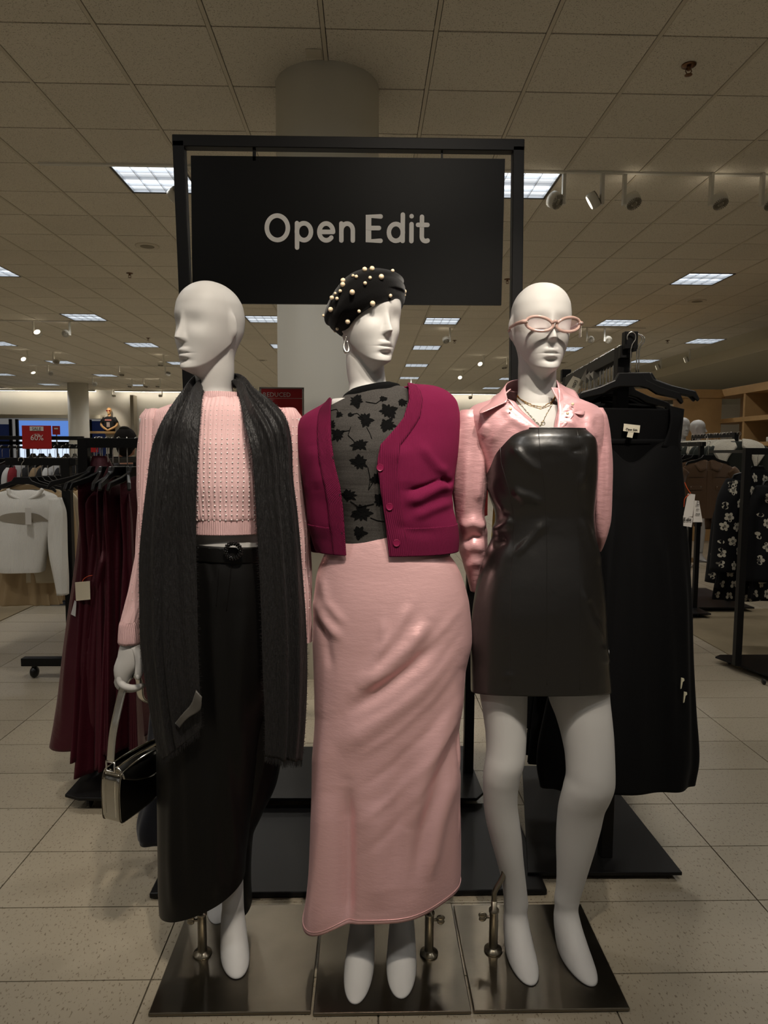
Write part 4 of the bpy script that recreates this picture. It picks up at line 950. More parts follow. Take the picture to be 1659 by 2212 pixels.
# skirt
def satin(name, col, rough=.30, bumps=.35, metal=.4, an=.5, strch=(60, 60, 300)):
    m = mat(name, col, rough, spec=.55, sheen=.12, sheenc=(255, 215, 215), coord='World')
    nt = m.node_tree; N = nt.nodes; L = nt.links; b = N['Principled BSDF']
    g = N.new('ShaderNodeNewGeometry'); mp = N.new('ShaderNodeMapping'); mp.inputs['Rotation'].default_value = (0, .7, 0); mp.inputs['Scale'].default_value = (1, 1, 3.5); L.new(g.outputs['Position'], mp.inputs[0])
    t = N.new('ShaderNodeTexNoise'); t.inputs['Scale'].default_value = 26; t.inputs['Detail'].default_value = 5; t.inputs['Roughness'].default_value = .55; L.new(mp.outputs[0], t.inputs['Vector'])
    t2 = N.new('ShaderNodeTexNoise'); t2.inputs['Scale'].default_value = 420; t2.inputs['Detail'].default_value = 1; mp2 = N.new('ShaderNodeMapping'); mp2.inputs['Scale'].default_value = (.3, .3, 1); L.new(g.outputs['Position'], mp2.inputs[0]); L.new(mp2.outputs[0], t2.inputs['Vector'])
    a = N.new('ShaderNodeBump'); a.inputs['Strength'].default_value = bumps; a.inputs['Distance'].default_value = .008; L.new(t.outputs[0], a.inputs['Height'])
    c = N.new('ShaderNodeBump'); c.inputs['Strength'].default_value = .25; c.inputs['Distance'].default_value = .0008; L.new(t2.outputs[0], c.inputs['Height']); L.new(a.outputs[0], c.inputs['Normal']); L.new(c.outputs[0], b.inputs['Normal'])
    b.inputs['Metallic'].default_value = metal
    return m
m_satin = satin('pink satin', (236, 188, 188), .40, .10, .45)
sk_fold = ridges(([(930, 1335), (885, 1395), (830, 1445), (765, 1490)], 17, .015), ([(950, 1372), (890, 1440), (820, 1495), (740, 1545)], 14, -.009), ([(985, 1395), (900, 1495), (800, 1570), (725, 1625)], 26, .012), ([(890, 1300), (855, 1365), (805, 1430)], 11, .006), ([(830, 1330), (828, 1390), (795, 1455)], 9, .006),
                 ([(1005, 1440), (965, 1560), (915, 1680), (880, 1800)], 20, .014), ([(992, 1560), (955, 1680), (915, 1800), (890, 1930)], 16, -.011), ([(988, 1650), (950, 1780), (925, 1920)], 15, .011), ([(700, 1540), (695, 1700), (690, 1850), (672, 2010)], 24, .016), ([(750, 1690), (749, 1800), (748, 1900), (750, 2020)], 15, -.020), ([(715, 1700), (712, 1850), (705, 2020)], 22, .012), ([(800, 1720), (815, 1850), (815, 1975)], 34, .012),
                 ([(682, 1290), (700, 1340), (740, 1385)], 11, .008), ([(684, 1330), (705, 1385), (715, 1450)], 9, -.006), ([(690, 1230), (705, 1300), (750, 1355)], 10, .005), ([(880, 1600), (860, 1750), (850, 1930)], 26, -.008),
                 *[([(1006, 1300+55*k), (930, 1390+62*k), (850, 1450+68*k), (760, 1500+72*k)], 9, (.0035, -.003)[k % 2]) for k in range(6)])
SK = Surf([(742, 900, 1148, 1.878, .100), (735, 908, 1160, 1.878, .103), (706, 962, 1190, 1.88, .112), (686, 995, 1240, 1.885, .125), (678, 1013, 1310, 1.885, .135), (676, 1018, 1380, 1.885, .138), (678, 1004, 1440, 1.88, .136), (680, 994, 1510, 1.875, .134), (683, 991, 1600, 1.87, .136), (683, 991, 1700, 1.868, .142), (679, 991, 1790, 1.868, .150), (672, 990, 1850, 1.868, .156), (662, 989, 1892, 1.868, .162), (656, 988, 1912, 1.868, .164)], 190, 170, 2.15, fold=addf(sk_fold, lambda th, q, P: .006*sstep(.6, 1, np.full_like(th, q))*np.sin(th*5+.6)))
tilt(SK, lambda v: .09*sstep(.62, 1, v)-.03*(1-sstep(0, .1, v)))
# the hem dips low at the left corner
bl = np.exp(-((SK.P[..., 0]-SK.P[-1, :, 0].min())/.09)**2)*np.array([sstep(.7, 1, v) for v in SK.q])[:, None]*(np.cos(SK.TH) > -.5); SK.P[..., 2] -= .062*bl
dip = np.exp(-((proj(SK.P.reshape(-1, 3))[:, 0].reshape(SK.P.shape[:2])-815)/60)**2)*np.array([sstep(.8, 1, v) for v in SK.q])[:, None]*(np.cos(SK.TH) > 0); SK.P[..., 2] += .004*dip; SK.normals()
skirt = SK.build('skirt', m_satin, man2, (False, False), solid=.0015); tag(skirt, 'long pale pink bias-cut satin skirt')
b_sk = bvh_of(skirt)
hemp = [tuple(p) for p in SK.P[-3]+SK.Nn[-3]*.0012]; MB().tube(hemp, .0012, 5, closed=True).build('hem_stitch', m_satin, skirt, smooth=True)
# slit facing at the right edge
fa = [ay(x, y, Y) for x, y, Y in ((990, 1480, 1.84), (981, 1600, 1.82), (978, 1720, 1.805), (970, 1850, 1.79), (962, 1925, 1.785))]
fb = [ay(x, y, Y) for x, y, Y in ((996, 1480, 1.85), (993, 1600, 1.84), (993, 1720, 1.83), (992, 1850, 1.82), (988, 1928, 1.815))]
FP = sheet(fa, fb, 40, 8, lambda t, v: .003*math.sin(v*22+t*4)); mesh('slit_facing', FP.reshape(-1, 3), grid_faces(40, 8, False), m_satin, skirt, True, solid=.001)
# beret with pearls
beret = empty('beret', tuple(ay(791, 652, 1.86)), label='black felt beret studded with pearls on the middle mannequin', cat='hat')
m_felt = mat('black felt', (9, 8, 8), .95, sheen=.25, spec=.15, bump=(700, .5, .002), coord='World')
prof = [(.004, .050), (.03, .0495), (.06, .046), (.085, .038), (.103, .024), (.112, .006), (.112, -.010), (.106, -.026), (.094, -.040), (.082, -.048), (.079, -.052), (.076, -.049), (.080, -.040)]
ps = hermite(range(len(prof)), np.array(prof), np.linspace(0, len(prof)-1, 50))
bm_ = MB().lathe((0, 0, 0), [tuple(p) for p in ps], 72)
Rb = Matrix.Rotation(math.radians(-28), 3, 'Y') @ Matrix.Rotation(math.radians(-14), 3, 'X')
bc_ = Vector(ay(789, 655, 1.88))
bm_.V = [tuple(Rb @ Vector((v[0]*(1.0+.05*(v[2] > 0)), v[1]*1.08, v[2]*1.06+.006*math.sin(3*math.atan2(v[1], v[0]))*(v[2] > -.03)))+bc_) for v in bm_.V]
felt = bm_.build('felt_crown', m_felt, beret, smooth=True); b_be = bvh_of(felt)
tip = Rb @ Vector((0, 0, .05))+bc_; MB().tube([tuple(tip-Rb @ Vector((0, 0, .005))), tuple(tip+Rb @ Vector((.001, 0, .008))), tuple(tip+Rb @ Vector((.004, 0, .020)))], [.0035, .003, .002], 8).build('stem', m_felt, beret, smooth=True)
m_pearl = mat('ivory pearl', (236, 214, 180), .22, spec=.7, coat=.7, coatr=.08)
for x, y, r in [(655, 212, 24), (728, 205, 25), (934, 222, 18), (537, 270, 15), (570, 279, 17), (707, 290, 17), (818, 284, 26), (440, 322, 24), (437, 362, 24), (656, 343, 18), (408, 422, 17), (528, 434, 26), (328, 494, 22), (373, 496, 17), (309, 601, 25), (240, 672, 15), (1086, 426, 25), (1094, 466, 15), (910, 464, 18), (729, 541, 26), (594, 622, 17), (480, 722, 25), (376, 801, 16), (330, 860, 18), (358, 448, 14)]:
    px, py, rr = 650+x*.21097, 540+y*.21097, r*.21097*1.24e-3
    p, n = hit(b_be, px, py, rr*.55)
    if p is None:     # on the outline: nearest point of the felt along the pixel's ray
        best = None
        d = Vector(ray(px, py)).normalized()
        co, nn, _, ds = b_be.find_nearest(Vector(CO)+d*(Vector(bc_)-Vector(CO)).dot(d)); p = co+nn*rr*.5 if nn.dot(d) < .3 else co
    MB().sphere(p, rr, 16, 10).build('pearl', m_pearl, beret, smooth=True)
# earring
ear = ay(748, 735, 1.835); er = empty('earring', tuple(ear), label='silver teardrop hoop earring on the ear below the beret', cat='earring')
pts = [(0, 0, .006), (-.0045, 0, -.006), (-.006, -.002, -.020), (-.001, -.004, -.031), (.006, -.002, -.028), (.0055, 0, -.016), (.002, 0, -.002)]
MB().tube(spline([(ear[0]+a, ear[1]+b, ear[2]+c) for a, b, c in pts], 40), np.interp(np.linspace(0, 1, 40), [0, .5, 1], [.0018, .0042, .0018]), 10).build('hoop', m_chrome, er, smooth=True)
MB().sphere((ear[0], ear[1]-.001, ear[2]+.007), .0028, 10, 6).build('stud', m_chrome, er, smooth=True)
# ------------------------------------------------------------------ mannequin 3: satin blouse, strapless leather dress, sunglasses
man3 = empty('mannequin', (.50, 1.86, 0), label='white mannequin in pink satin blouse and strapless black leather mini dress', cat='mannequin', group='display mannequins')
mb = MB()
hc = ay(1168, 713, 1.885); hc[1] = 1.885; HC3 = hc; YAW3 = math.radians(5)
grid_to(mb, head_grid(hc, YAW3, .995, [
    (1116, 1203, 842, 1.90, .056), (1110, 1210, 858, 1.90, .060), (1092, 1232, 872, 1.89, .066), (1060, 1268, 888, 1.885, .074), (1050, 1285, 915, 1.875, .084), (1060, 1275, 960, 1.87, .09), (1075, 1265, 1050, 1.87, .085), (1090, 1262, 1130, 1.87, .08), (1050, 1290, 1260, 1.87, .09), (1040, 1300, 1380, 1.87, .1), (1045, 1300, 1420, 1.87, .09)]))
leg(mb, [(1030, 1140, 1400, 1.87, .080), (1037, 1138, 1500, 1.868, .074), (1045, 1137, 1550, 1.862, .068), (1050, 1136, 1592, 1.855, .064), (1051, 1134.5, 1622, 1.848, .061), (1048, 1131, 1648, 1.843, .060), (1044, 1123, 1678, 1.845, .056), (1044, 1119, 1699, 1.85, .053), (1045, 1117, 1733, 1.86, .052), (1049, 1121, 1768, 1.868, .052), (1058, 1126, 1806, 1.873, .049), (1070, 1129.5, 1849, 1.876, .043), (1081, 1134, 1891, 1.88, .036), (1087, 1138, 1926, 1.883, .032), (1089, 1141, 1950, 1.885, .031)], tuple(az(1148, 2132, .01)[:2]), .037)
leg(mb, [(1182, 1312, 1400, 1.87, .085), (1186, 1315, 1505, 1.865, .077), (1202, 1320, 1550, 1.855, .071), (1214, 1324, 1592, 1.845, .066), (1222, 1326, 1635, 1.835, .063), (1224, 1327, 1673, 1.828, .062), (1218, 1326, 1699, 1.826, .060), (1211, 1317, 1725, 1.832, .056), (1206, 1305, 1750, 1.842, .053), (1203, 1297, 1785, 1.852, .051), (1202, 1285.5, 1827, 1.860, .048), (1203, 1272.5, 1870, 1.866, .042), (1202, 1260, 1913, 1.872, .035), (1198, 1252, 1939, 1.875, .032)], tuple(az(1281, 2134, .01)[:2]), .037)
man3_body = mb.build('body', m_man, man3, smooth=True); b_m3 = bvh_of(man3_body)
base_plate(.276, .676, 1.638, 2.050, man3)
rod(man3, .3635, 1.850, [(.3635, 1.85, .10), (.3635, 1.85, .17), (.366, 1.85, .19), (.387, 1.855, .225), (.392, 1.86, .25), (.390, 1.87, .345)], -1)
# blouse
m_blouse = satin('pink blouse satin', (228, 174, 177), .42, .2, .35)
eL3 = [(1100, 836), (1098, 862), (1115, 885), (1140, 908), (1165, 930), (1170, 960)]; eR3 = [(1198, 836), (1205, 862), (1203, 890), (1197, 915), (1193, 940), (1190, 960)]
t3L, t3R = edge_tab(eL3, 1.80), edge_tab(eR3, 1.80)
B_ROWS = [(1100, 1212, 842, 1.895, .068), (1084, 1230, 855, 1.893, .076), (1056, 1258, 866, 1.89, .084), (1022, 1288, 879, 1.885, .092), (1008, 1302, 900, 1.88, .098), (1020, 1300, 940, 1.875, .106), (1040, 1290, 990, 1.875, .108), (1060, 1280, 1060, 1.875, .100), (1080, 1272, 1120, 1.875, .092)]
BS = Surf(B_ROWS, 90, 130, 2.15, arc=open_arc(t3L, t3R), fold=ridges(([(1150, 930), (1110, 905), (1085, 880)], 9, .006), ([(1060, 960), (1080, 925), (1110, 900)], 8, .005), ([(1230, 930), (1235, 900), (1240, 875)], 10, .005), ([(1285, 950), (1272, 925), (1275, 890)], 9, .006), ([(1040, 945), (1052, 915)], 8, .005), ([(1215, 905), (1235, 915), (1262, 940)], 7, .005)))
blouse = BS.build('blouse', m_blouse, man3, solid=.0022); tag(blouse, 'pale pink satin shirt with a pointed collar')
S1 = Surf([(996, 1030, 886, 1.885, .034), (984, 1046, 902, 1.888, .050), (976, 1052, 950, 1.895, .058), (974, 1053, 1000, 1.90, .058), (976, 1052, 1050, 1.905, .056), (982, 1046, 1100, 1.915, .050), (986, 1046, 1128, 1.92, .048), (988, 1052, 1150, 1.925, .046), (992, 1052, 1185, 1.935, .044), (1000, 1046, 1215, 1.945, .040), (1010, 1040, 1250, 1.96, .034), (1016, 1032, 1276, 1.97, .025)], 110, 64, 2.1,
           fold=ridges(([(1044, 960), (1036, 1040), (1030, 1090)], 8, .008), ([(1012, 960), (1008, 1060), (1000, 1130)], 10, .006), ([(1050, 1140), (1022, 1128), (994, 1138)], 13, .012), ([(1048, 1162), (1022, 1160), (1000, 1172)], 7, -.009), ([(1048, 1186), (1022, 1180), (1000, 1190)], 11, .007), ([(1042, 1218), (1022, 1214), (1006, 1228)], 9, .005), ([(990, 920), (985, 980)], 6, .006)))
S1.build('sleeve', m_blouse, blouse)
S2 = Surf([(1272, 1300, 882, 1.885, .034), (1268, 1308, 900, 1.888, .046), (1266, 1316, 950, 1.90, .052), (1268, 1320, 1010, 1.905, .052), (1268, 1319, 1070, 1.91, .050), (1270, 1317, 1120, 1.92, .046), (1276, 1309, 1155, 1.93, .040), (1284, 1300, 1180, 1.945, .030), (1288, 1296, 1190, 1.95, .02)], 90, 56, 2.1, fold=ridges(([(1296, 950), (1293, 1050), (1290, 1150)], 6, .006), ([(1312, 950), (1310, 1080)], 6, .004)))
S2.build('sleeve', m_blouse, blouse)
def polysheet(name, A, B, m, parent, nr=24, nc=8, fold=None, th=.002):
    a = [ay(x, y, Y) for x, y, Y in A]; b = [ay(x, y, Y) for x, y, Y in B]; P = sheet(a, b, nr, nc, fold)
    return mesh(name, P.reshape(-1, 3), grid_faces(nr, nc, False), m, parent, True, solid=th)
# collar: fold line near the neck (A) to outer edge (B)
polysheet('collar', [(1200, 820, 1.94), (1160, 818, 1.972), (1118, 820, 1.95), (1098, 826, 1.90), (1092, 838, 1.845), (1096, 862, 1.80)], [(1225, 850, 1.955), (1160, 852, 1.995), (1086, 848, 1.96), (1056, 868, 1.87), (1036, 893, 1.795), (1090, 870, 1.795)], m_blouse, blouse, 40, 10, lambda t, v: -.004*math.sin(PI*t))
polysheet('collar', [(1180, 818, 1.965), (1198, 818, 1.93), (1204, 830, 1.87), (1206, 848, 1.82), (1208, 872, 1.795)], [(1205, 850, 1.985), (1236, 842, 1.93), (1252, 862, 1.86), (1262, 895, 1.79), (1216, 886, 1.788)], m_blouse, blouse, 40, 10, lambda t, v: .004*math.sin(PI*t))
# turned-back fronts of the open neck
polysheet('placket', [(1097, 862, 1.805), (1118, 890, 1.792), (1142, 912, 1.783), (1166, 934, 1.778)], [(1112, 868, 1.806), (1128, 888, 1.798), (1150, 908, 1.79), (1172, 930, 1.783)], m_blouse, blouse, 24, 5)
polysheet('placket', [(1206, 862, 1.805), (1203, 890, 1.795), (1198, 915, 1.785), (1194, 938, 1.778)], [(1234, 880, 1.79), (1240, 893, 1.781), (1226, 915, 1.775), (1206, 940, 1.772)], m_blouse, blouse, 24, 6, lambda t, v: .004*math.sin(v*9+t*6))
for x, y, Y in ((1237, 873, 1.788), (1226, 893, 1.772), (1103, 883, 1.778)): MB().sphere(ay(x, y, Y), .0042, 10, 6, (1, .5, 1)).build('shirt_button', m_pearl, blouse, smooth=True)
# dress
m_dress = mat('glossy black leather', (22, 20, 18), .36, spec=.5, bump=(22, .30, .006), coord='World', coat=.5, coatr=.2)
DR = Surf([(1082, 1270, 928, 1.868, .110), (1066, 1281, 946, 1.866, .122), (1053, 1285, 985, 1.866, .128), (1052, 1285, 1020, 1.867, .124), (1060, 1282, 1070, 1.868, .114), (1072, 1279, 1115, 1.87, .107), (1070, 1281, 1145, 1.87, .107), (1052, 1288, 1195, 1.87, .114), (1034, 1298, 1255, 1.87, .122), (1022, 1304, 1330, 1.87, .126), (1019, 1308, 1410, 1.87, .126), (1019, 1315, 1493, 1.87, .125)], 150, 130, 2.25,
          fold=ridges(([(1178, 1125), (1150, 1160), (1110, 1205)], 8, .007), ([(1175, 1090), (1140, 1070), (1105, 1062)], 8, .005), ([(1172, 1025), (1130, 990), (1105, 960)], 9, .006), ([(1270, 960), (1262, 1020), (1250, 1060)], 8, .006), ([(1260, 970), (1235, 975)], 5, -.004), ([(1255, 1110), (1280, 1180), (1298, 1225)], 8, .006), ([(1258, 1270), (1280, 1330), (1305, 1400)], 6, .007), ([(1268, 1290), (1292, 1350)], 6, -.006), ([(1302, 1390), (1312, 1440)], 6, .006), ([(1060, 1150), (1090, 1135), (1110, 1120)], 9, .009), ([(1066, 1175), (1095, 1165)], 7, -.007), ([(1055, 1030), (1075, 1080), (1100, 1110)], 10, .006), ([(1110, 1050), (1140, 1090)], 8, .004), ([(1085, 1480), (1110, 1465)], 10, .003), ([(1130, 970), (1190, 965), (1240, 972)], 14, .004)))
DR.P[..., 2] += (.030*np.clip(np.cos(DR.TH), 0, 1)*np.array([sstep(.8, 1, v) for v in DR.q])[:, None]); DR.normals()
dress = DR.build('leather_dress', m_dress, man3, (False, False), solid=.0022); tag(dress, 'strapless black leather mini dress with long seams')
b_dr = bvh_of(dress)
for ln in ([(1163, 927), (1167, 980), (1177, 1060), (1181, 1150), (1181, 1280), (1181, 1480)], [(1080, 937), (1083, 1000), (1100, 1060), (1110, 1110), (1110, 1180), (1104, 1240), (1102, 1400), (1103, 1490)], [(1246, 930), (1256, 980), (1250, 1040), (1245, 1110), (1250, 1180), (1252, 1300), (1252, 1490)]):
    P = surf_line(b_dr, ln, 70, .0006)
    if len(P) > 5: MB().tube(P, .0013, 6).build('seam', m_dress, dress, smooth=True)
    for dx in (-4, 4):
        P = surf_line(b_dr, [(x+dx, y) for x, y in ln[:4]], 40, .0003)
        if len(P) > 5: MB().tube(P, .0006, 5).build('topstitch', m_dress, dress, smooth=True)
P = [tuple(p) for p in DR.P[0]]; MB().tube(P, .0022, 6, closed=True).build('top_edge', m_dress, dress, smooth=True)
# sunglasses (built on the turned head)
sg = empty('sunglasses', tuple(hc), label='blush pink oval sunglasses on the right mannequin', cat='sunglasses')
m_frame = mat('translucent blush acetate', (222, 184, 172), .16, spec=.6, trans=.35, coat=.4)
m_lensg = mat('smoky rose lens', (200, 165, 168), .03, spec=.5, alpha=.16)
Rg = Matrix.Rotation(YAW3, 3, 'Z')
def hl(x, y, z): return tuple(Rg @ Vector((x, y, z))+Vector(hc))
for s in (-1, 1):
    ring = []
    for a in np.linspace(0, 2*PI, 48, endpoint=False):
        x = .0335*math.cos(a); z = .0178*math.sin(a)*(1+.08*math.cos(a)*s); ring.append((s*.038+x, -.106+.012*((s*.038+x)/.07)**2, -.003+z+.004*(s*x/.034)))
    MB().tube([hl(*p) for p in ring], .0040, 10, closed=True).build('rim', m_frame, sg, smooth=True)
    inner = [(s*.038+(x-s*.038)*.92, y, -.003+(z+.003)*.92) for x, y, z in ring]
    mesh('lens', [hl(*p) for p in inner], [tuple(range(48))], m_lensg, sg, True, solid=.0014)
    MB().tube([hl(s*.0695, -.098, .003), hl(s*.0775, -.088, .004), hl(s*.0815, -.05, .006), hl(s*.0835, 0, .006), hl(s*.083, .02, -.002)], [.0055, .0058, .005, .004, .003], 8).build('temple', m_frame, sg, smooth=True)
    MB().sphere(hl(s*.071, -.1035, .001), .0022, 8, 6).build('hinge_rivet', m_chrome, sg, smooth=True)
MB().tube(spline([hl(-.0075, -.106, -.001), hl(0, -.111, .003), hl(.0075, -.106, -.001)], 12), .0042, 8).build('bridge', m_frame, sg, smooth=True)
tag(MB().box(hl(.086, -.06, -.012), (.001, .020, .03)).build('price_tag', mat('clear tag', (225, 215, 200), .3), sg), 'small pale hang tag on the right temple')
# necklaces: fine chains lying on the neck and chest
m_gold = mat('gold chain', (214, 168, 78), .22, metal=1)
def chain(name, pts, label, link_r, wire, step, m, pend=None):
    P = surf_line(b_m3, pts, 240, wire*1.6); t = empty(name, tuple(P[len(P)//2]), label=label, cat='necklace', group='gold necklaces')
    P = np.array([tuple(p) for p in P]); d = np.concatenate([[0], np.cumsum(np.linalg.norm(np.diff(P, axis=0), axis=1))]); nl = int(d[-1]/step); q = np.linspace(0, d[-1], nl)
    Q = np.stack([np.interp(q, d, P[:, k]) for k in range(3)], -1); ml = MB()
    for i in range(nl-1):
        a, b = Q[i], Q[i+1]; u = (b-a)/np.linalg.norm(b-a); v = np.array([0, 0, 1]) if i % 2 else np.array([0, 1, 0]); v = v-u*(u@v); v /= max(np.linalg.norm(v), 1e-6); c = (a+b)/2
        ml.tube([c+u*step*.62*math.cos(k)+v*link_r*math.sin(k) for k in np.linspace(0, 2*PI, 8, endpoint=False)], wire, 4, closed=True)
    ml.build('chain', m, t, smooth=True)
    if pend: MB().tube([np.array(P[pend]) + np.array([.005*math.cos(k), -.002, .005*math.sin(k)-.004]) for k in np.linspace(0, 2*PI, 16, endpoint=False)], .0008, 6, closed=True).build('pendant_ring', m, t, smooth=True)
chain('necklace', [(1113, 836), (1114, 848), (1124, 862), (1150, 876), (1172, 880), (1192, 868), (1201, 850), (1203, 836)], 'short fine gold chain close around the neck of the right mannequin', .0013, .00055, .0042, m_gold)
chain('necklace', [(1112, 840), (1117, 856), (1140, 875), (1168, 884), (1188, 876), (1200, 855), (1203, 840)], 'second gold chain just below the shortest one on the right mannequin', .0012, .0005, .0040, m_gold)
chain('necklace', [(1111, 842), (1118, 866), (1136, 888), (1156, 910), (1168, 921), (1178, 900), (1192, 875), (1201, 852)], 'longest gold chain with loop pendant in the open pink collar', .0019, .0006, .0062, mat('pale gold chain', (190, 172, 128), .25, metal=1), 125)
# ================================================================== SIGN STAND
YS = 2.38
ss = empty('sign_stand', (-.05, YS, 0), label='tall black square-tube sign stand behind the three mannequins', cat='sign stand')
zt = 2.425
MB().bar((-.617, YS, zt), (-.560, YS, .02), .037).build('post', m_black, ss, bev=.002); MB().bar((.495, YS, zt), (.522, YS, .02), .037).build('post', m_black, ss, bev=.002)
MB().bar((-.636, YS, zt), (.514, YS, zt+.004), .037).build('top_bar', m_black, ss, bev=.002)
MB().bar((-.58, YS, 1.33), (.51, YS, 1.33), .025).build('hang_bar', m_black, ss)
MB().box((-.05, 2.383, .013), (1.27, .555, .018)).build('base', m_black, ss, bev=.004)
for px in (549, 955):
    a = ay(px, 325, YS-.004); MB().bar((a[0], YS, zt-.016), (a[0], YS, 2.37), .010 if px == 549 else .006).build('hook', m_black, ss)
c = [ay(412, 336, YS-.005), ay(1091, 343, YS-.005), ay(1083, 659, YS-.005), ay(416, 655, YS-.005)]
sgn = empty('hanging_sign', tuple((c[2]+c[3])/2), label='black hanging sign with white rounded lettering on the tall stand', cat='sign')
m_signb = mat('black sign board', (9, 9, 8), .42, spec=.16, coat=0)
V = [tuple(p) for p in c]+[(p[0], p[1]+.010, p[2]) for p in c]
mesh('board', V, [(3, 2, 1, 0), (4, 5, 6, 7), (0, 1, 5, 4), (1, 2, 6, 5), (2, 3, 7, 6), (3, 0, 4, 7)], m_signb, sgn, False)
m_let = mat('pale grey lettering', (236, 233, 226), .5)
o_ = ay(572-1, 518.5, YS-.005); ex = ay(900, 521, YS-.005)-o_; ex /= np.linalg.norm(ex); L_, wdt = stroke_text('Open Edit', 'letter', m_let, sgn, (o_[0], YS-.0052, o_[2]), ex*1.0, (0, 0, 1), (0, -1, 0), .1085, .136, .0016, .128, .20)
# navy trouser leg hanging from the stand behind the leather trousers
m_nav = mat('navy cotton', (22, 24, 36), .8, sheen=.2)
nv = empty('hanging_trousers', tuple(ay(380, 1200, 2.36)), label='navy garment hanging behind the leather trousers, hem showing beside them', cat='trousers')
Surf([(372, 420, 1040, 2.35, .03), (365, 430, 1200, 2.34, .035), (340, 420, 1400, 2.33, .04), (322, 400, 1600, 2.32, .045), (312, 385, 1720, 2.31, .05), (297, 372, 1788, 2.30, .055), (300, 372, 1812, 2.30, .05)], 60, 48, 2.1, fold=wob(.004, 5, 4)).build('leg', m_nav, nv, (True, False), solid=.002)
MB().bar(tuple(ay(396, 1040, 2.35)), tuple(ay(396, 1008, 2.378)), .02).build('hanging_loop', m_nav, nv)
# ================================================================== HANGERS, GARMENTS, RACKS
def make_hanger(m=m_blackp, w_=.205, clip=True):
    t = empty('clothes_hanger')
    a = np.linspace(-.3, 3.9, 18); hk = [(0, .018*math.cos(q)+.0, .018*math.sin(q)-.012) for q in a]
    hk = [(.016*math.cos(q), 0, .016*math.sin(q)-.010) for q in np.linspace(3.6, -.9, 18)]+[(.0, 0, -.040), (0, 0, -.080), (0, 0, -.118)]
    MB().tube(spline(hk, 34), .0022, 6).build('hook', m_chrome, t, loc=(0, 0, 0), smooth=True)
    pr_ = [(-w_, -.150), (-w_*.93, -.124), (-w_*.55, -.105), (-.06, -.086), (-.045, -.064), (.045, -.064), (.06, -.086), (w_*.55, -.105), (w_*.93, -.124), (w_, -.150), (w_*.97, -.158), (w_*.88, -.142), (w_*.5, -.128), (.07, -.112), (.04, -.106), (-.04, -.106), (-.07, -.112), (-w_*.5, -.128), (-w_*.88, -.142), (-w_*.97, -.158)]
    MB().prism(pr_, -.007, .007, Matrix.Rotation(PI/2, 3, 'X'), (0, 0, -.05)).build('body', m, t, loc=(0, 0, 0), bev=.003)
    return t
hang0 = make_hanger()
hang0.location = (0, 0, -50)   # moved to its first place below
_hused = [False]
def hanger(loc, rz, label, group):
    if not _hused[0]: t = hang0; _hused[0] = True
    else: t = copy_tree(hang0)
    t.location = loc; t.rotation_euler = (0, 0, rz); tag(t, label, 'hanger', group); return t
def gloft(rows, nr=40, nc=40, n=2.0, ripple=(0, 8), seed=0):
    """local garment body: rows (z, half width, half depth[, x shift]) hung from z = 0"""
    T = np.array([list(r)+[0]*(4-len(r)) for r in rows], float); q = np.linspace(0, 1, nr); k = np.abs(np.diff(T[:, 0]))+.3*np.abs(np.diff(T[:, 1]))+1e-4; k = np.concatenate([[0], np.cumsum(k)]); k /= k[-1]
    S = hermite(k, T, q); th = np.linspace(-PI, PI, nc, endpoint=False); P = np.zeros((nr, nc, 3)); rs = np.random.RandomState(seed); ph = rs.rand(4)*6
    for i in range(nr):
        sx = np.sign(np.sin(th))*np.abs(np.sin(th))**(2/n); cy = np.sign(np.cos(th))*np.abs(np.cos(th))**(2/n)
        a = ripple[0]*q[i]**1.2; d = 1+a*(np.sin(ripple[1]*th+ph[0]+q[i]*1.5)+.6*np.sin((ripple[1]+3)*th+ph[1]-q[i]*2))
        P[i, :, 0] = S[i, 3]+S[i, 1]*sx*(1+.25*(d-1)); P[i, :, 1] = -S[i, 2]*cy*d+.25*S[i, 2]*a*4*np.sin(5*sx+ph[2]); P[i, :, 2] = S[i, 0]
    return P
def gadd(mb, P, cap=(True, True)):
    nr, nc = P.shape[:2]; F_ = grid_faces(nr, nc, True)
    if cap[0]: F_.append(tuple(range(nc))[::-1])
    if cap[1]: F_.append(tuple((nr-1)*nc+k for k in range(nc)))
    u = np.stack([P[..., 0], P[..., 2]], -1); mb.add(P.reshape(-1, 3), F_, u.reshape(-1, 2))
def sleeve_tube(mb, pts, r): mb.tube(spline(pts, 24), hermite(np.linspace(0, 1, len(r)), np.array(r), np.linspace(0, 1, 24)), 14)
G_ROWS = {
    'gown': [(-.10, .085, .012), (-.14, .125, .020), (-.22, .125, .032), (-.40, .115, .040), (-.55, .13, .045), (-.85, .17, .055), (-1.10, .20, .065), (-1.24, .22, .070)],
    'dress': [(-.115, .15, .014), (-.15, .17, .022), (-.30, .185, .035), (-.48, .165, .040), (-.65, .19, .045), (-1.0, .225, .055), (-1.35, .255, .065), (-1.43, .262, .067)],
    'top': [(-.088, .07, .012), (-.11, .15, .018), (-.145, .205, .026), (-.22, .215, .036), (-.36, .205, .040), (-.52, .20, .040)],
    'long': [(-.088, .07, .012), (-.11, .15, .018), (-.145, .205, .026), (-.22, .215, .036), (-.40, .205, .040), (-.72, .225, .045)]}
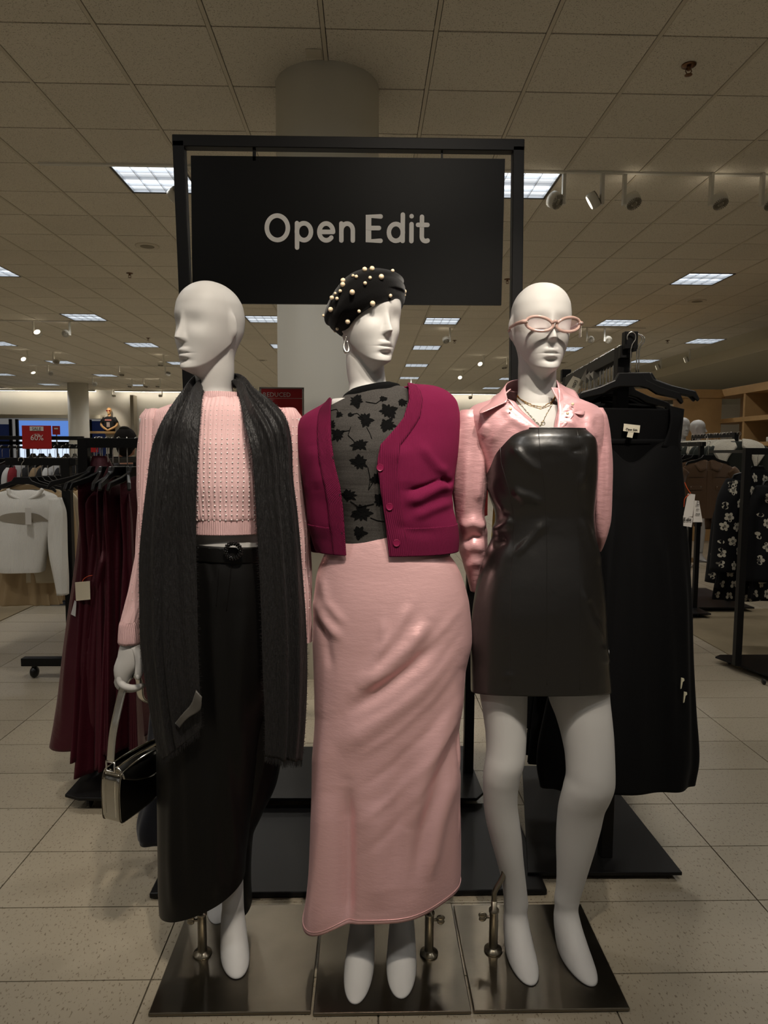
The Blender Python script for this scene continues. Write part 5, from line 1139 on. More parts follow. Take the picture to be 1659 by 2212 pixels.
def make_garment(name, style, m, sleeves=0, seed=0, ripple=(.12, 9), part='body'):
    t = empty(name); mb = MB(); gadd(mb, gloft(G_ROWS[style], 44, 48, 2.1, ripple, seed))
    mb.build(part, m, t, loc=(0, 0, 0), smooth=True, uv=True)
    if sleeves:
        for s in (-1, 1):
            sm = MB(); L_ = sleeves; sleeve_tube(sm, [(s*.185, 0, -.155), (s*.225, 0, -.22), (s*.245, -.005, -.16-L_*.55), (s*.255, -.012, -.15-L_)], [.045, .052, .048, .036]); sm.build('sleeve', m, t, loc=(0, 0, 0), smooth=True)
    return t
def place_g(proto, used, loc, rz, label, cat, group, sz=1.0, ys=.75):
    t = proto if not used[0] else copy_tree(proto); used[0] = True
    t.location = (loc[0], loc[1], loc[2]-.05); t.rotation_euler = (0, 0, rz); t.scale = (sz, ys, sz); tag(t, label, cat, group); return t
def casters(mb, xs, ys, z=.0, r=.022):
    for x in xs:
        for y in ys: mb.lathe((x-.009, y, z+r), [(r*.7, 0), (r, .004), (r, .014), (r*.7, .018)], 14, 'x')
    return mb
def rack(label, posts, top, barw, base, bz=.05, plate=.012, extra=None, group='garment racks', end=.05):
    """posts: list of (x, y); rail joins them at height top; base: polygon on the floor"""
    cx = sum(p[0] for p in posts)/len(posts); cy = sum(p[1] for p in posts)/len(posts)
    t = empty('garment_rack', (cx, cy, 0), label=label, cat='rack', group=group)
    a, b = np.array(posts[0]), np.array(posts[-1]); d = (b-a)/np.linalg.norm(b-a)
    for x, y in posts: MB().box((x, y, (top+bz)/2), (barw, barw, top-bz)).build('post', m_black, t, bev=.002)
    e0, e1 = a-d*end, b+d*end
    MB().bar((e0[0], e0[1], top-barw/2), (e1[0], e1[1], top-barw/2), barw*.9, barw).build('rail', m_black, t, bev=.002)
    MB().prism(base, bz-plate, bz).build('base', m_black, t, bev=.002)
    xs = [p[0] for p in base]; ys = [p[1] for p in base]
    if bz > .03:
        for x in (min(xs)+.09, max(xs)-.09):
            for y in (min(ys)+.07, max(ys)-.07): casters(MB(), [x], [y], 0, (bz-plate)/2-.001).build('caster', m_blackp, t, smooth=False)
    return t
def P2(px, py, z=.05): p = az(px, py, z); return (p[0], p[1])
# ---- maroon gown rack directly behind the display
bzm = .062
mr = rack('long black rack of maroon gowns behind the left mannequin', [P2(203, 1657, bzm), P2(1011, 1666, bzm)], 1.472, .040, [P2(170, 1724, bzm), P2(1030, 1724, bzm), P2(1044, 1712, bzm), P2(1003, 1611, bzm), P2(232, 1614, bzm), P2(140, 1716, bzm)], bzm, end=.02)
yr = P2(203, 1657, bzm)[1]
m_mar = satin('maroon satin', (74, 18, 32), .42, .25); m_mar.node_tree.nodes['Principled BSDF'].inputs['Sheen Weight'].default_value = .08
gw = [make_garment('maroon_gown', 'gown', m_mar, 0, s, (.16, 6+s)) for s in range(2)]; gu = [[False], [False]]
mlab = ['maroon satin gown nearest the rack post, hem lowest', 'maroon satin gown second from the left rack post', 'maroon satin gown with cream swing tag', 'maroon satin gown fourth from the left rack post', 'maroon satin gown fifth from the left rack post', 'maroon satin gown beside the pink sleeve', 'maroon satin gown behind the scarf mannequin arm']
for k, (px, rz, dy, sz) in enumerate([(208, 75, -.03, 1.0), (220, 100, .0, 1.0), (232, 65, -.06, 1.0), (243, 95, .02, .98), (256, 80, -.01, 1.0), (274, 110, .01, 1.02), (295, 75, 0, .97)]):
    p = ay(px, 950, yr); X = p[0]
    hanger((X, yr, 1.472-.002), math.radians(rz), 'black hanger with chrome hook on the maroon gown rack', 'hangers on the maroon rack')
    place_g(gw[k % 2], gu[k % 2], (X, yr, 1.470-.035*(k % 3)), math.radians(rz), mlab[k], 'gown', 'maroon gowns', sz, .5)
# gown that swings forward of the rail, seen broad side on
bg = empty('maroon_gown', tuple(ay(205, 1600, 2.86)), label='broad maroon gown with draped folds and swing tags in front of the others', cat='gown', group='maroon gowns')
GS = Surf([(200, 232, 985, 2.93, .02), (192, 248, 1020, 2.92, .035), (180, 262, 1080, 2.90, .05), (172, 268, 1150, 2.89, .06), (160, 268, 1250, 2.88, .07), (146, 266, 1350, 2.87, .08), (134, 262, 1450, 2.86, .09), (124, 256, 1530, 2.86, .095), (118, 240, 1570, 2.86, .10), (113, 205, 1602, 2.86, .10)], 110, 100, 2.1,
          fold=ridges(([(205, 1020), (200, 1200), (180, 1400), (165, 1590)], 8, .016), ([(225, 1030), (222, 1180), (205, 1350), (195, 1560)], 7, .014), ([(190, 1030), (178, 1200), (150, 1400), (132, 1590)], 7, .012), ([(245, 1060), (240, 1200), (235, 1400), (225, 1540)], 7, .014), ([(232, 1190), (215, 1240), (203, 1280)], 9, .020), ([(212, 1020), (210, 1200), (192, 1400)], 4, -.014), ([(256, 1100), (252, 1300), (245, 1500)], 6, .010)))
GS.build('skirt', m_mar, bg, (True, False), solid=.002); b_gs = bvh_of(bg.children[0])
m_card_ = mat('cream card', (222, 212, 188), .7); m_ostr = mat('orange string', (214, 84, 38), .6)
def swing_tag(poly, Y, string, m, parent, name='swing_tag'):
    P = [ay(x, y, Y) for x, y in poly]; n = len(P); mesh(name, P+[p+np.array([0, .0012, 0]) for p in P], [tuple(range(n))[::-1], tuple(range(n, 2*n))]+[(i, (i+1) % n, n+(i+1) % n, n+i) for i in range(n)], m, parent, False)
    if string: MB().tube(spline([ay(x, y, Y+.002) for x, y in string], 14), .0013, 5).build('tag_string', m_ostr, parent, smooth=True)
swing_tag([(162, 1258), (194, 1255), (195, 1295), (164, 1298)], 2.765, [(177, 1262), (180, 1252), (190, 1245), (200, 1243)], m_card_, bg)
swing_tag([(161, 1297), (165, 1300), (163, 1332), (153, 1327)], 2.785, None, mat('white card', (205, 205, 205), .7), bg)
hanger((ay(216, 950, yr)[0], yr, 1.470), math.radians(25), 'black hanger carrying the broad maroon gown', 'hangers on the maroon rack')
# small red REDUCED sign standing on the maroon rack
rs = empty('reduced_sign', tuple(ay(608, 955, 3.0)), label='red upright REDUCED sign with thin frame between two mannequins', cat='sign')
m_red = mat('red sign print', (186, 24, 26), .45); m_silf = mat('grey sign frame', (150, 145, 135), .35, metal=.7); m_wht = mat('white print', (236, 230, 222), .6)
yq = yr
a, b = ay(562, 838, yq), ay(655, 838, yq); zb_ = 1.472
MB().box(((a[0]+b[0])/2, yq, (a[2]+zb_)/2+.004), (b[0]-a[0]-.008, .004, a[2]-zb_-.012)).build('panel', m_red, rs)
fm = MB(); 
for x in (a[0], b[0]): fm.box((x, yq, (a[2]+zb_)/2), (.006, .010, a[2]-zb_))
for z in (a[2], zb_+.004): fm.box(((a[0]+b[0])/2, yq, z), (b[0]-a[0]+.006, .010, .006))
fm.build('frame', m_silf, rs)
o_ = ay(598, 857, yq-.004); text('REDUCED', 'lettering', m_wht, rs, tuple(o_), (1, 0, 0), (0, 0, 1), .0255)
o_ = ay(609, 860.5, yq-.003); MB().box(tuple(o_), (.17, .0008, .0012)).build('rule_line', m_wht, rs)
# ---- black dress rack on the right
bzd = .03
xp, yp_ = P2(1311, 1853, bzd); xf, yf_ = .915, 3.18
dk = rack('black rack crowded with black dresses behind the right mannequin', [(xp, yp_+.02), (xf, yf_)], 1.765, .040, [P2(1140, 1885, bzd), P2(1474, 1884, bzd), P2(1290, 1652, bzd), P2(1128, 1654, bzd)], bzd, end=.05)
MB().box((xp+.003, yp_-.035, 1.778), (.042, .03, .055)).build('rail_end', m_black, dk, bev=.002)
MB().box((xf+.003, yf_+.05, 1.778), (.042, .03, .055)).build('rail_end', m_black, dk, bev=.002)
m_bd = mat('black crepe', (6, 6, 7), .8, spec=.15, sheen=.03, bump=(300, .3, .0008), coord='World')
bd0 = make_garment('black_dress', 'dress', m_bd, 0, 3, (.10, 8)); bu = [False]
for k, y in enumerate(np.linspace(yp_+.13, yf_-.04, 17)):
    x = xp+(xf-xp)*(y-yp_)/(yf_-yp_); rz = math.radians(random.uniform(-16, 10)); jz = random.uniform(-.004, .004)
    hanger((x, y, 1.765+.004), rz, 'black plastic hanger with chrome hook packed on the black dress rail', 'hangers on the black dress rail')
    place_g(bd0, bu, (x+random.uniform(-.01, .01), y, 1.755+jz), rz, 'plain black dress packed among others behind the front dress', 'dress', 'black dresses on the rail', random.uniform(.9, 1), .36)
# extra bare hooks bunched on the rail
for k, y in enumerate(np.linspace(yp_+.05, yf_-.1, 10)): hanger((xp+(xf-xp)*(y-yp_)/(yf_-yp_), y, 1.769), math.radians(random.uniform(-30, 25)), 'black plastic hanger with chrome hook packed on the black dress rail', 'hangers on the black dress rail')
# pale swing tags sticking out between the hangers
tg = empty('swing_tag', tuple(ay(1245, 825, 2.75)), label='pale printed swing tag by the hangers beside the pink collar', cat='tag')
Pq = [ay(*q) for q in ((1238, 812, 2.75), (1262, 822, 2.75), (1246, 848, 2.74), (1222, 836, 2.74))]; n = 4
mesh('card', Pq+[p+np.array([0, .001, 0]) for p in Pq], [(3, 2, 1, 0), (4, 5, 6, 7), (0, 1, 5, 4), (1, 2, 6, 5), (2, 3, 7, 6), (3, 0, 4, 7)], m_card_, tg, False)
q0 = Vector(Pq[0]); exx = (Vector(Pq[3])-q0).normalized(); eyy = Vector((-exx.z, 0, exx.x))
m_ink = mat('black print', (20, 18, 16), .8)
text('Edit', 'lettering', m_ink, tg, tuple(Vector(ay(1239, 828, 2.738))), (-.35, 0, -.94), (.94, 0, -.35), .020)
for k, (x, y) in enumerate(((1268, 812), (1280, 808), (1290, 806))):
    pp = ay(x, y, 2.72-.06*k); t = MB().box(tuple(pp), (.03, .001, .05), Matrix.Rotation(.5+.2*k, 3, 'Y')).build('swing_tag', mat('pale tag', (190, 185, 172), .7), None); tag(t, ['blank pale tag nearest the printed one on the dress rail', 'blank pale tag in the middle of the dress rail hooks', 'blank pale tag nearest the rail end'][k], 'tag')
# front dress, facing the aisle
YD = yp_-.075
fd = empty('front_dress', tuple(ay(1340, 1690, YD)), label='long sleeveless black dress facing out on the near end of the rack', cat='dress')
FD = Surf([(1262, 1468, 948, YD, .016), (1262, 1468, 960, YD, .022), (1258, 1472, 1000, YD, .035), (1262, 1476, 1050, YD, .042), (1268, 1478, 1090, YD, .044), (1256, 1484, 1180, YD, .05), (1235, 1490, 1300, YD, .058), (1205, 1492, 1420, YD, .065), (1175, 1498, 1540, YD, .07), (1158, 1503, 1640, YD, .075), (1166, 1494, 1692, YD, .075)], 100, 110, 2.3,
          fold=addf(ridges(([(1330, 1060), (1310, 1300), (1290, 1660)], 12, .012), ([(1420, 1100), (1440, 1300), (1450, 1680)], 12, .014), ([(1380, 1100), (1380, 1400), (1375, 1690)], 14, .010), ([(1250, 1300), (1220, 1500), (1200, 1680)], 12, .010), ([(1475, 1200), (1482, 1400), (1488, 1650)], 8, .008)), lambda th, q, P: .007*q*np.sin(9*th+1)))
FD.P[..., 2] -= (.075*np.exp(-((proj(FD.P.reshape(-1, 3))[:, 0].reshape(FD.P.shape[:2])-1365)/46)**2)*np.array([1-sstep(0, .22, v) for v in FD.q])[:, None])*(np.cos(FD.TH) > 0)
fdo = FD.build('body', m_bd, fd, (False, False), solid=.002)
def dsheet(name, A, B, m, par, nr=20, nc=6, f=None, th=.002): return polysheet(name, A, B, m, par, nr, nc, f, th)
for nm, A, B in (('strap', [(1445, 876, YD+.0), (1448, 900, YD-.012), (1444, 930, YD-.018), (1430, 965, YD-.022)], [(1478, 884, YD+.0), (1474, 910, YD-.010), (1468, 940, YD-.010), (1472, 975, YD-.008)]), ('strap', [(1298, 868, YD), (1294, 895, YD-.012), (1296, 930, YD-.018), (1304, 965, YD-.022)], [(1266, 876, YD), (1264, 905, YD-.010), (1262, 940, YD-.010), (1258, 975, YD-.008)]), ('back_panel', [(1262, 880, YD+.004), (1262, 960, YD+.02)], [(1478, 884, YD+.004), (1470, 960, YD+.02)])):
    dsheet(nm, A, B, m_bd, fd)
lb = [ay(x, y, YD-.004) for x, y in ((1348, 915), (1383, 919), (1381, 935), (1346, 931))]; lbl = mesh('size_label', lb+[p+np.array([0, .0008, 0]) for p in lb], [(3, 2, 1, 0), (4, 5, 6, 7), (0, 1, 5, 4), (1, 2, 6, 5), (2, 3, 7, 6), (3, 0, 4, 7)], mat('cream woven label', (226, 218, 196), .8), fd, False)
l2 = [ay(x, y, YD-.003) for x, y in ((1357, 932), (1369, 934), (1366, 946), (1354, 944))]; mesh('size_tab', l2+[p+np.array([0, .0008, 0]) for p in l2], [(3, 2, 1, 0), (4, 5, 6, 7), (0, 1, 5, 4), (1, 2, 6, 5), (2, 3, 7, 6), (3, 0, 4, 7)], MATS['cream woven label'], fd, False)
e1 = Vector(lb[1])-Vector(lb[0]); text('Open Edit', 'label_print', m_ink, fd, tuple(Vector(ay(1364.5, 930, YD-.0052))), tuple(e1), (0, 0, 1), .0092)
h = hanger(tuple(ay(1368, 760, YD)), math.radians(-3), 'black hanger at the rack end carrying the front black dress', 'hangers on the black dress rail'); h.scale = (1.0, 1, 1.0); h.location = (ay(1366, 760, YD)[0], YD+.012, 1.794); h.scale = (.82, 1.2, 1.05)
# waterfall arm that carries it
MB().bar((xp, yp_-.04, 1.745), (xp+.006, YD+.0, 1.745), .010).build('end_arm', m_black, dk)
for k, (px, py) in enumerate(((1381, 760), (1389, 762))):
    h = hanger((ay(px, py, YD+.03)[0]-.006, YD+.034+.012*k, 1.792), math.radians(-8-8*k), 'black hanger tucked right behind the front dress hanger', 'hangers on the black dress rail'); h.scale = (.9, 1, 1)
# swing tags on the right side of the front dress
m_tagw = mat('white swing tag', (214, 208, 200), .7)
ft = empty('tag_cluster', tuple(ay(1490, 1110, YD-.02)), label='bunch of white swing tags with orange strings at the right side of the black dress', cat='tag')
for poly, nm in (([(1486, 1066), (1502, 1068), (1496, 1116), (1476, 1116)], 'tag_card'), ([(1500, 1081), (1510, 1082), (1518, 1128), (1497, 1128)], 'tag_card'), ([(1476, 1114), (1497, 1118), (1494, 1139), (1476, 1136)], 'tag_card')): swing_tag(poly, YD-.02-.002*len(ft.children), None, m_tagw, ft, nm)
MB().tube(spline([ay(1479, 1042, YD-.02), ay(1484, 1054, YD-.022), ay(1492, 1066, YD-.024)], 12), .0012, 5).build('tag_string', m_ostr, ft); MB().tube(spline([ay(1477, 1095, YD-.018), ay(1479, 1078, YD-.02), ay(1488, 1068, YD-.022)], 12), .0012, 5).build('tag_string', m_ostr, ft)
text('Edit', 'tag_print', m_ink, ft, tuple(ay(1485, 1126, YD-.0275)), (1, 0, -.05), (0, 0, 1), .017)
for k, (yy, bd_) in enumerate(((1086, 'M'), (1092, 'OM'), (1102, '191'), (1112, '7018'))): text(bd_, 'tag_print', m_ink, ft, tuple(ay(1507, yy, YD-.0265)), (1, 0, 0), (0, 0, 1), .007)
# ivory plastic clips low on the side seam
for k, (x, y) in enumerate(((1471, 1472), (1477, 1502))):
    t = MB().prism([(0, .012), (.009, .010), (.010, .003), (.005, -.001), (.002, -.022), (-.001, -.024)], -.002, .002, Matrix.Rotation(PI/2, 3, 'X'), tuple(ay(x, y, YD-.082))).build('plastic_pin', mat('ivory plastic', (214, 208, 178), .5), None); tag(t, ['upper ivory plastic pin on the black dress side', 'lower ivory plastic pin on the black dress side'][k], 'pin')
# ================================================================== RIGHT SIDE RACKS
# ---- floral blouse rack
bzf = .05
pf = P2(1591, 1437, bzf)
fk = rack('black rack with casters holding floral blouses at the right edge', [pf, (pf[0]+1.05, pf[1]-.02)], 1.462, .042, [P2(1545, 1418, bzf), P2(1555, 1414, bzf), (pf[0]+1.3, pf[1]+.25), (pf[0]+1.3, pf[1]-.3), (pf[0]+.12, pf[1]-.3)], bzf, end=.02)
m_fb = mat('black crepe with print', (12, 12, 15), .8, spec=.2)
m_fw = mat('cream flower print', (188, 180, 162), .85); m_fl = mat('grey flower centre', (110, 104, 94), .85)
def local_hit(b, x, z, off):
    h = b.ray_cast(Vector((x, -2, z)), Vector((0, 1, 0)))
    return None if h[0] is None else h[0]+Vector((0, -off, 0))
def floral(seed, name='floral_blouse'):
    random.seed(seed); t = empty(name); mb = MB()
    gadd(mb, gloft([(-.09, .06, .012), (-.12, .15, .02), (-.17, .21, .035), (-.30, .22, .05), (-.55, .24, .055), (-.80, .27, .06), (-.93, .285, .065)], 50, 60, 2.1, (.16, 7), seed))
    for s in (-1, 1): sleeve_tube(mb, [(s*.18, 0, -.17), (s*.23, -.01, -.32), (s*.25, -.02, -.58), (s*.265, -.03, -.80)], [.06, .08, .085, .09])
    o = mb.build('body', m_fb, t, loc=(0, 0, 0), smooth=True); b = bvh_of(o); fl = MB(); fc = MB(); k = 0
    for row, z in enumerate(np.arange(-.16, -.92, -.082)):
        for x in np.arange(-.40+(.045 if row % 2 else 0), .40, .092):
            cx, cz = x+random.uniform(-.018, .018), z+random.uniform(-.015, .015); rt = random.random()*6; sq = random.uniform(.6, 1)
            for pt in range(5):
                a = rt+2*PI*pt/5; V = []
                for u in range(7):
                    q = 2*PI*u/7; px_ = (.021+.0135*math.cos(q)); qx, qz = px_*math.cos(a)-.013*math.sin(q)*math.sin(a), px_*math.sin(a)+.013*math.sin(q)*math.cos(a)
                    p = local_hit(b, cx+qx*sq, cz+qz, .0015)
                    if p is not None: V.append(tuple(p))
                if len(V) == 7: fl.add(V, [tuple(range(7))])
            V = [local_hit(b, cx+.008*sq*math.cos(q), cz+.008*math.sin(q), .0024) for q in np.linspace(0, 2*PI, 6, endpoint=False)]
            if all(v is not None for v in V): fc.add([tuple(v) for v in V], [tuple(range(6))])
    tag(fl.build('flower_print', m_fw, t, loc=(0, 0, 0)), kind='stuff'); tag(fc.build('flower_centre_print', m_fl, t, loc=(0, 0, 0)), kind='stuff'); return t
flo = [floral(1), floral(2)]; fu = [[False], [False]]
for k, (px, Y, rz, dz, lab) in enumerate([(1638, 4.83, 12, 0, 'black floral blouse nearest the rack post'), (1690, 4.74, 28, -.04, 'black floral blouse cut by the right edge of the photo'), (1640, 5.02, -4, -.13, 'black floral blouse hanging lowest behind the post'), (1735, 4.9, 35, .0, 'black floral blouse furthest right on its rack')]):
    X = ay(px, 970, Y)[0]
    hanger((X, Y, 1.455+dz), math.radians(rz), 'black hanger of a floral blouse on the rack with casters', 'hangers of the floral blouses'); place_g(flo[k % 2], fu[k % 2], (X, Y, 1.455+dz), math.radians(rz), lab, 'blouse', 'floral blouses', 1.0, 1.0)
MB().bar((pf[0]+.02, pf[1]+.0, 1.44), (pf[0]+.10, 5.05, 1.44), .02).build('side_arm', m_black, fk); MB().bar((pf[0]+.36, pf[1]-.02, 1.44), (pf[0]+.36, 5.05, 1.44), .02).build('side_arm', m_black, fk)
# ---- fur collar jacket rack
xr_, y0_, y1_ = 3.40, 6.36, 7.22
jk = rack('black rack of dark jackets with white fur collars', [(xr_, y0_), (xr_+.02, y1_)], 1.622, .040, [P2(1484, 1312, bzf), P2(1630, 1312, bzf), P2(1525, 1270, bzf), P2(1470, 1270, bzf)], bzf, end=.02)
m_grn = mat('dark green wool', (44, 48, 42), .9, sheen=.2); m_fur = mat('white faux fur', (214, 206, 188), .95, sheen=.5, bump=(160, .9, .008), coord='World')
def fur_jacket(seed):
    t = make_garment('fur_collar_jacket', 'long', m_grn, .55, seed, (.08, 7))
    for s in (-1, 1):
        V = sheet([(s*.03, .03, -.07), (s*.12, .02, -.08), (s*.20, -.03, -.12), (s*.225, -.065, -.19)], [(s*.02, -.05, -.14), (s*.06, -.075, -.18), (s*.10, -.08, -.25), (s*.13, -.085, -.34)], 18, 8, lambda a, b: .006*math.sin(a*3))
        mesh('fur_collar', V.reshape(-1, 3), grid_faces(18, 8, False), m_fur, t, True, loc=(0, 0, 0), solid=.03, sub=1)
    return t
fj = fur_jacket(5); fju = [False]
for k, y in enumerate(np.linspace(6.30, 7.15, 7)):
    rz = math.radians([-12, 4, -4, 8, -6, 3, -9][k]); hanger((xr_, y, 1.622), rz, 'black hanger on the fur collar jacket rack', 'hangers of the fur collar jackets')
    place_g(fj, fju, (xr_, y, 1.68), rz, 'front dark green jacket with big white fur collar' if k == 0 else 'dark green fur collar jacket packed behind the front one', 'jacket', 'fur collar jackets')
for k, y in enumerate(np.linspace(6.5, 7.2, 12)): hanger((xr_, y, 1.622), math.radians(random.uniform(-25, 25)), 'black hanger on the fur collar jacket rack', 'hangers of the fur collar jackets')
# ---- brown shirt jacket rack
xb, yb0, yb1 = 2.95, 5.98, 6.95
bk_ = rack('black rack of brown shirt jackets behind the front black dress', [(xb, yb0+.1), (xb, yb1)], 1.53, .038, [(xb-.5, yb0-.15), (xb+.03, yb0-.15), (xb+.03, yb1+.15), (xb-.5, yb1+.15)], bzf)
m_brn = mat('brown corduroy', (98, 72, 48), .9, sheen=.25, wave=('X', 260, .4, .001), coord='Object'); m_brn2 = mat('dark brown button', (40, 30, 22), .5)
bj = make_garment('shirt_jacket', 'top', m_brn, .50, 4, (.06, 7)); bju = [False]
for s in (-1, 1):
    V = sheet([(s*.01, -.01, -.085), (s*.05, .0, -.075), (s*.075, .01, -.08)], [(s*.02, -.035, -.15), (s*.075, -.04, -.165), (s*.115, -.02, -.115)], 12, 5); mesh('collar', V.reshape(-1, 3), grid_faces(12, 5, False), m_brn, bj, True, loc=(0, 0, 0), solid=.005)
    MB().box((s*.105, -.041, -.29), (.10, .006, .032)).build('pocket_flap', m_brn, bj, loc=(0, 0, 0), bev=.002)
    for q in (-.04, .04): MB().sphere((s*.105+q, -.046, -.282), .004, 8, 5).build('stud', m_chrome, bj, loc=(0, 0, 0))
    MB().box((s*.105, -.038, -.21), (.12, .003, .003)).build('yoke_seam', m_brn2, bj, loc=(0, 0, 0))
MB().box((0, -.041, -.34), (.034, .006, .36)).build('placket', m_brn, bj, loc=(0, 0, 0), bev=.002)
for k, y in enumerate(np.linspace(yb0-.03, yb1-.1, 6)):
    hanger((xb, y, 1.53), math.radians([6, -4, 3, -8, 5, 0][k]), 'black hanger of a brown shirt jacket', 'hangers of the brown jackets'); place_g(bj, bju, (xb, y, 1.515), math.radians([6, -4, 3, -8, 5, 0][k]), 'front brown corduroy shirt jacket with flap pocket' if k == 0 else 'brown shirt jacket packed behind the front one', 'jacket', 'brown shirt jackets', 1.15)
# pale top between the brown and the green jackets
m_pink2 = mat('pale pink knit', (196, 176, 178), .9)
pk0 = make_garment('pale_sweater', 'top', m_pink2, .4, 6); hanger((3.32, 6.75, 1.60), .2, 'black hanger of the pale pink top', 'hangers of the fur collar jackets'); place_g(pk0, [False], (3.30, 6.72, 1.57), .1, 'pale pink knit top between the brown and the fur collar jackets', 'top', None)
# ---- far mannequins in red tops
m_redc = mat('coral red cloth', (206, 78, 66), .8, var=(14, .3))
def far_mannequin(px, py, Y, yaw, label, foot_y):
    X = ay(px, py, Y)[0]; t = empty('mannequin', (X, Y, 0), label=label, cat='mannequin', group='far mannequins'); mb = MB(); c = np.array([X, Y, ay(px, py, Y)[2]]); sc = 1.0
    pxr = lambda x, z: None
    G0 = head_grid(c, yaw, 1.0, FARROWS(X, Y, c[2]), nth=48); G0 = G0[::2]; grid_to(mb, G0)
    for s in (-1, 1):
        pts = [(X+s*.09, Y, .85), (X+s*.10, Y-.01, .5), (X+s*.10, Y+.01, .28), (X+s*.10, Y, .10)]; mb.tube(spline(pts, 20), hermite([0, .4, .6, 1], [.085, .055, .055, .034], np.linspace(0, 1, 20)), 14); foot(mb, (X+s*.10, Y, .12), (X+s*.12, Y-.15), .034, zb=.004)
        mb.tube(spline([(X+s*.17, Y, c[2]-.30), (X+s*.22, Y, c[2]-.5), (X+s*.24, Y-.02, c[2]-.75), (X+s*.23, Y-.06, c[2]-.92)], 16), hermite([0, 1], [.045, .026], np.linspace(0, 1, 16)), 12)
    mb.build('body', m_man, t, smooth=True)
    P = gloft([(-.21, .08, .06), (-.25, .17, .09), (-.30, .20, .11), (-.45, .19, .12), (-.62, .17, .11), (-.85, .20, .12)], 30, 40, 2.1, (.05, 8)); P = P+c; mb2 = MB(); gadd(mb2, P); mb2.build('blouse', m_redc, t, smooth=True)
    P = gloft([(-.80, .18, .11), (-.95, .20, .12), (-1.1, .19, .12)], 12, 40, 2.1)+c; mb3 = MB(); gadd(mb3, P); mb3.build('shorts', m_redc, t, smooth=True)
    MB().box((X, Y, .002), (.40, .40, .004)).build('base_plate', m_steel, t)
def FARROWS(X, Y, zc):
    def r(w_, dz, ry): 
        a = proj(np.array([X-w_, Y, zc+dz])); b = proj(np.array([X+w_, Y, zc+dz])); return (a[0], b[0], (a[1]+b[1])/2, Y, ry)
    return [r(.055, -.185, .05), r(.07, -.20, .055), r(.11, -.215, .065), r(.17, -.235, .08), r(.18, -.32, .09), r(.15, -.55, .085), r(.17, -.75, .095), r(.18, -.88, .10)]
far_mannequin(1475, 923, 8.75, math.radians(8), 'white far mannequin head facing us beside the black hangers', 0)
far_mannequin(1508, 927, 9.15, math.radians(60), 'white far mannequin turned right behind the other far one', 0)
# ---- oak wall unit
oak = empty('wall_unit', (5.4, 11.4, 0), label='light oak open wall unit in the right background corner', cat='shelf unit')
zt_ = 2.47
def ob(name, c, s, m=m_wood): return MB().box(c, s).build(name, m, oak, bev=.003)
ob('top_beam', (4.55, 11.45, zt_-.07), (2.5, .45, .14)); ob('post', (5.45, 11.45, (zt_-.14)/2), (.62, .42, zt_-.14)); ob('post', (3.40, 11.45, (zt_-.14)/2), (.2, .42, zt_-.14))
ob('top_beam', (5.95, 9.3, zt_-.06), (.42, 4.6, .12)); ob('shelf', (5.95, 9.3, 1.96), (.42, 4.6, .07)); ob('shelf', (5.95, 9.3, 1.58), (.42, 4.6, .06)); ob('shelf', (5.95, 9.3, .9), (.42, 4.6, .06)); ob('base_beam', (5.95, 9.3, .10), (.42, 4.6, .2))
ob('divider', (5.95, 10.55, 1.2), (.40, .06, 2.3)); ob('back_panel', (6.1, 10.9, 1.2), (.04, .75, 2.3)); ob('divider', (5.95, 7.3, 1.2), (.40, .06, 2.3))
for y in (9.95,): MB().box((5.85, y, 1.2), (.06, .06, 2.3)).build('standard', m_black, oak)
ob('base_beam', (4.4, 11.45, .1), (1.9, .4, .2))
# folded and standing goods on the oak shelves
for k in range(5):
    y = 9.9-k*.28; t = MB().box((5.93, y, 1.58+.03+.035), (.26, .22, .07)).build('folded_sweater', mat('folded knit %d' % (k % 2), [(210, 205, 198), (120, 90, 80)][k % 2], .9), None, bev=.012); tag(t, 'folded knit number %s from the far end on the oak shelf' % ['one', 'two', 'three', 'four', 'five'][k], 'sweater', 'folded knits on the oak shelf')
# ---- red and yellow garments glimpsed between the middle and right mannequins
xg = ay(1056, 1100, 6.0)[0]
gk = rack('far black rack with a red and a yellow garment between two mannequins', [(xg-.35, 6.02), (xg+.45, 6.02)], 1.50, .036, [(xg-.45, 5.8), (xg+.55, 5.8), (xg+.55, 6.25), (xg-.45, 6.25)], bzf)
m_rd = mat('red print cloth', (190, 40, 44), .8, var=(60, .5)); m_yl = mat('mustard cloth', (176, 148, 52), .8)
r0_ = make_garment('red_blouse', 'top', m_rd, 0, 7); hanger((xg-.06, 6.02, 1.50), 1.3, 'black hanger of the red printed top', 'hangers of the far middle rack'); place_g(r0_, [False], (xg-.06, 6.02, 1.44), 1.2, 'red printed top seen through the gap beside the pink sleeve', 'top', None)
y0g = make_garment('mustard_dress', 'gown', m_yl, 0, 8); hanger((xg+.06, 6.0, 1.50), 1.5, 'black hanger of the mustard dress', 'hangers of the far middle rack'); place_g(y0g, [False], (xg+.075, 6.0, 1.49), 1.45, 'mustard dress seen through the gap beside the pink sleeve', 'dress', None, .85)
